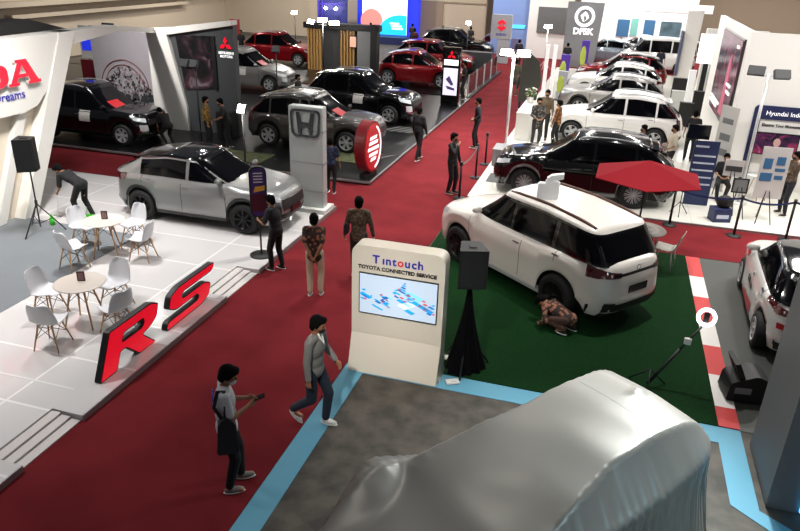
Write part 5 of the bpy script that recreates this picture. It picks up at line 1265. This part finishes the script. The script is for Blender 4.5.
# cleaner bending over
p, q = person('person in black bending over with a broom on the white stand', (-11.05, 12.3, .1), radians(178), 1.66, feet=((.06, .14), (-.08, -.14)), lean=1.15, hip=.88, hands=((.62, .12, .62), (.05, -.1, .62)), shirt='0e0e10', trousers='101012', sleeve=.45, vox=MID, head=(-.2, 0))
t = thing('broom', 'thin pale broom held by the bending person in black', 'broom'); a = Vector((-11.70, 12.25, .66)); MB().tube([a, a+Vector((-.12, .02, -.55))], .01, 6).build('handle', 'steel_pole', t); MB().tube([a+Vector((.02, 0, .1)), a], .012, 6).build('grip', 'steel_pole', t)
MB().box(-.12, -.02, 0, .12, .02, .07).build('bristles', 'mid_gray', t, a+Vector((-.12, .02, -.62)))
t = thing('dustpan', 'bright green long handled dustpan at the feet of bending person', 'dustpan', (-11.0, 12.2, .1), .4); mat('green_plastic', '4ac83a', .4)
MB().prism([(-.2, -.16), (.2, -.16), (.16, .16), (-.16, .16)], 'z', 0, .02).box(-.17, .14, 0, .17, .16, .12).build('pan', 'green_plastic', t); MB().tube([(0, .15, .1), (.02, .35, .85)], .012, 6).build('handle', 'white_matte', t)
t = thing('spray_bottle', 'small green bottle behind the speaker tripod', 'bottle', (-11.5, 11.75, .1)); MB().lathe([(.001, 0), (.06, 0), (.06, .16), (.02, .22), (.02, .26), (.001, .26)], 16).build('bottle', 'green_plastic', t)
# others
person('person in dark clothes reaching to the purple standing sign', (-5.85, 11.5, .012), radians(165), 1.58, feet=((.08, .1), (-.05, -.1)), hands=((.3, .2, 1.15), (.32, -.12, 1.1)), shirt='16161c', trousers='0c0c0e', sleeve=.45, vox=MID, head=(.2, 0), lean=.12)
person('man in brown batik shirt with hands clasped behind his back', (-4.70, 10.72, .012), radians(105), 1.62, feet=((-.02, .1), (.04, -.1)), hands=((-.17, .05, .92), (-.17, -.05, .92)), fabric='batik_brown', trousers='b8a890', shoes='shoe_gray', sleeve=.45, vox=MID, shirt_len=.12, elbow=((-1, .8, 0), (-1, -.8, 0)))
p, q = person('man in tan patterned shirt walking away along the aisle', (-4.22, 11.75, .012), radians(104), 1.68, feet=((.05, .1), (-.05, -.1)), hands=((.1, .3, .82), (.1, -.3, .82)), fabric='batik_tan', trousers='14110f', sleeve=1, vox=MID, shirt_len=.06)
MB().rbox(-.12, .18, .95, .1, .28, 1.15, .02).build('side_bag', 'bag_black', p)
p, q = person('man in black with one hand raised to his face by barrier', (-3.72, 17.7, .012), radians(-20), 1.66, feet=((.05, .09), (-.03, -.09)), hands=((.1, .27, .82), (.2, -.08, 1.42)), shirt='0f0f11', trousers='0c0c0d', sleeve=.9, vox=MID, elbow=((-.6, .5, -.5), (.2, -.6, -.8)))
MB().tube([q['up'](.1, -.04, 1.45), q['up'](.135, 0, 1.2), q['up'](.1, .04, 1.45)], .007, 6).build('lanyard', 'shoe_white', p)
person('man in dark navy clothes standing mid aisle', (-4.05, 22.9, .012), radians(190), 1.68, hands=((.12, .2, 1.0), (.12, -.2, 1.0)), shirt='14161e', trousers='0e0f14', sleeve=1, vox=FAR)
person('person in dark clothes walking past the black stand edge', (-5.45, 20.6, .012), radians(70), 1.66, feet=((.22, .08), (-.2, -.08)), shirt='121316', trousers='101115', sleeve=1, vox=FAR)
person('person in dark blue batik half hidden by the white pillar', (-6.72, 16.5, .012), radians(100), 1.5, fabric='batik_blue', trousers='14141a', vox=FAR)
# crouching man under the white SUV
person('man in brown batik kneeling and bent down beside the rear wheel', (-.08, 10.9, .02), radians(150), 1.58, feet=((.0, .14), (-.04, -.12)), hip=.28, lean=1.3, hands=((.50, .2, .05), (.48, -.2, .05)), fabric='batik_brown', trousers='4a3028', sleeve=.6, vox=MID, shirt_len=.05, mask=False, head=(.3, 0))
# right stand visitors
person('person in grey patterned shirt beside the white MPV nose', (-2.15, 23.6, .06), radians(-70), 1.68, hands=((.25, .1, 1.05), (.25, -.1, 1.05)), fabric='batik_gray', trousers='2a2626', sleeve=1, vox=FAR, shirt_len=.2)
person('man in olive brown shirt behind the group at white MPV nose', (-2.0, 24.8, .06), radians(-100), 1.76, shirt='5c4e3a', trousers='1a1816', sleeve=1, vox=FAR)
person('man in orange batik shirt facing the white MPV', (-1.5, 23.9, .06), radians(160), 1.6, fabric='batik_orange', trousers='141414', sleeve=.8, vox=FAR, shirt_len=.05)
person('man in white shirt and dark cap strap behind the black SUV tail', (2.0, 21.3, .06), radians(-160), 1.64, hands=((.25, .2, 1.0), (.25, -.1, 1.05)), shirt='c8bca8', trousers='1c1c20', sleeve=.5, vox=FAR)
person('person with black cap standing behind the black SUV roof', (1.15, 21.2, .06), radians(200), 1.58, shirt='15151a', trousers='15151a', vox=FAR)
person('man in black facing away near the tall navy board', (2.75, 23.8, .06), radians(80), 1.66, shirt='0f0f12', trousers='101014', vox=FAR, shirt_len=.0)
person('person in black seated behind the small picture boards', (3.3, 20.0, .06), radians(-90), 1.6, hip=.55, feet=((.35, .1), (.35, -.1)), hands=((.25, .1, .7), (.25, -.1, .7)), shirt='18181c', trousers='15151a', vox=FAR)
person('man in patterned brown shirt with folded arms at right edge', (4.75, 19.1, .06), radians(200), 1.68, hands=((.2, -.08, 1.15), (.2, .08, 1.18)), fabric='batik_tan', trousers='14141c', sleeve=1, vox=FAR, feet=((.05, .16), (0, -.16)))
# left stand visitors
person('person in yellow shirt and dark trousers before the dark display wall', (-11.9, 19.0, .11), radians(20), 1.62, fabric='batik_yellow', trousers='101012', sleeve=1, vox=FAR, hairm='hair_ginger' if False else 'hair')
person('person in black leaning forward beside the yellow shirted person', (-11.3, 19.25, .11), radians(200), 1.6, lean=.3, hands=((.35, .15, 1.0), (.3, -.15, 1.0)), shirt='0f0f12', trousers='0f0f12', vox=FAR)
person('person bent down in dark clothes with yellow sleeve by black MPV nose', (-13.1, 18.7, .11), radians(150), 1.6, lean=.9, hip=.7, hands=((.5, .15, .5), (.5, -.15, .5)), shirt='161412', trousers='101010', vox=FAR)
person('person in black standing before the small red wall sign', (-20.6, 37.2, .1), radians(-90), 1.66, shirt='101013', trousers='0e0e10', vox=FAR)
tag(MB().box(-21.9, 38.3, 1.0, -21.3, 38.4, 2.2).box(-21.65, 38.32, .1, -21.55, 38.38, 1.0).build('sign_board', mat('sign_dullred', '9a2c30', .5)), 'small red sign board behind the person in black', 'sign')
person('person in black before the glowing pillar of the black stand', (-6.2, 30.9, .11), radians(200), 1.66, hands=((.25, .1, 1.1), (.25, -.1, 1.1)), shirt='121214', trousers='0e0e10', vox=FAR)
person('person in dark clothes behind the grey SUV tail', (-11.2, 24.3, .11), radians(0), 1.62, shirt='151516', trousers='0e0e10', vox=FAR)
person('person in long olive clothes walking up the far aisle', (-4.3, 33.5, .012), radians(90), 1.66, shirt='4e5040', trousers='6a5c4c', sleeve=1, vox=FAR, shirt_len=.3)
person('person in blue jeans behind the tall aisle lamp', (-3.5, 30.2, .012), radians(90), 1.68, shirt='3a3c3c', trousers='24304c', sleeve=1, vox=FAR)
for x, y, l, c in ((-11.4, 48.3, 'dark figure standing at the far beige wall', '141416'), (-9.6, 49.0, 'second dark figure at the far beige wall', '141416'), (-13.6, 48.5, 'far figure in front of the pale doorway', '201a1c'), (-12.5, 45.2, 'far figure in maroon beside the red cars', '40181c'), (-5.4, 42.5, 'far dark figure on the aisle near totem', '202028'),
                   (-2.6, 42.3, 'dark figure beside the grey totem foot', '1a1a20'), (2.5, 42.6, 'person in navy back to camera by the white minivan', '141828'), (-16.3, 47.5, 'far figure in front of the lit stage', '1c2048')):
    person(l, (x, y, .015), radians(90), 1.66, shirt=c, trousers='141416', vox=.03, mask=False)

# ------------------------------------------------------------------ light
SC.world = bpy.data.worlds.new('hall'); SC.world.use_nodes = True
SC.world.node_tree.nodes['Background'].inputs[0].default_value = (.9, .93, 1, 1); SC.world.node_tree.nodes['Background'].inputs[1].default_value = WORLD
def area(x, y, z, sz, e, col=(1, .97, .92), tgt=None, shape='DISK', spread=pi):  # makes the overhead hall lamps and the added fill lights alike
    ld = bpy.data.lights.new('ceiling_and_fill_lamp', 'AREA'); ld.energy = e; ld.size = sz; ld.shape = shape; ld.color = col; ld.spread = spread
    o = bpy.data.objects.new('ceiling_and_fill_lamp', ld); COL.objects.link(o); o.location = (x, y, z)
    if tgt:
        d = Vector(tgt)-Vector((x, y, z)); o.rotation_euler = d.to_track_quat('-Z', 'Y').to_euler()
    return o
for l in LAMPS: area(*l)
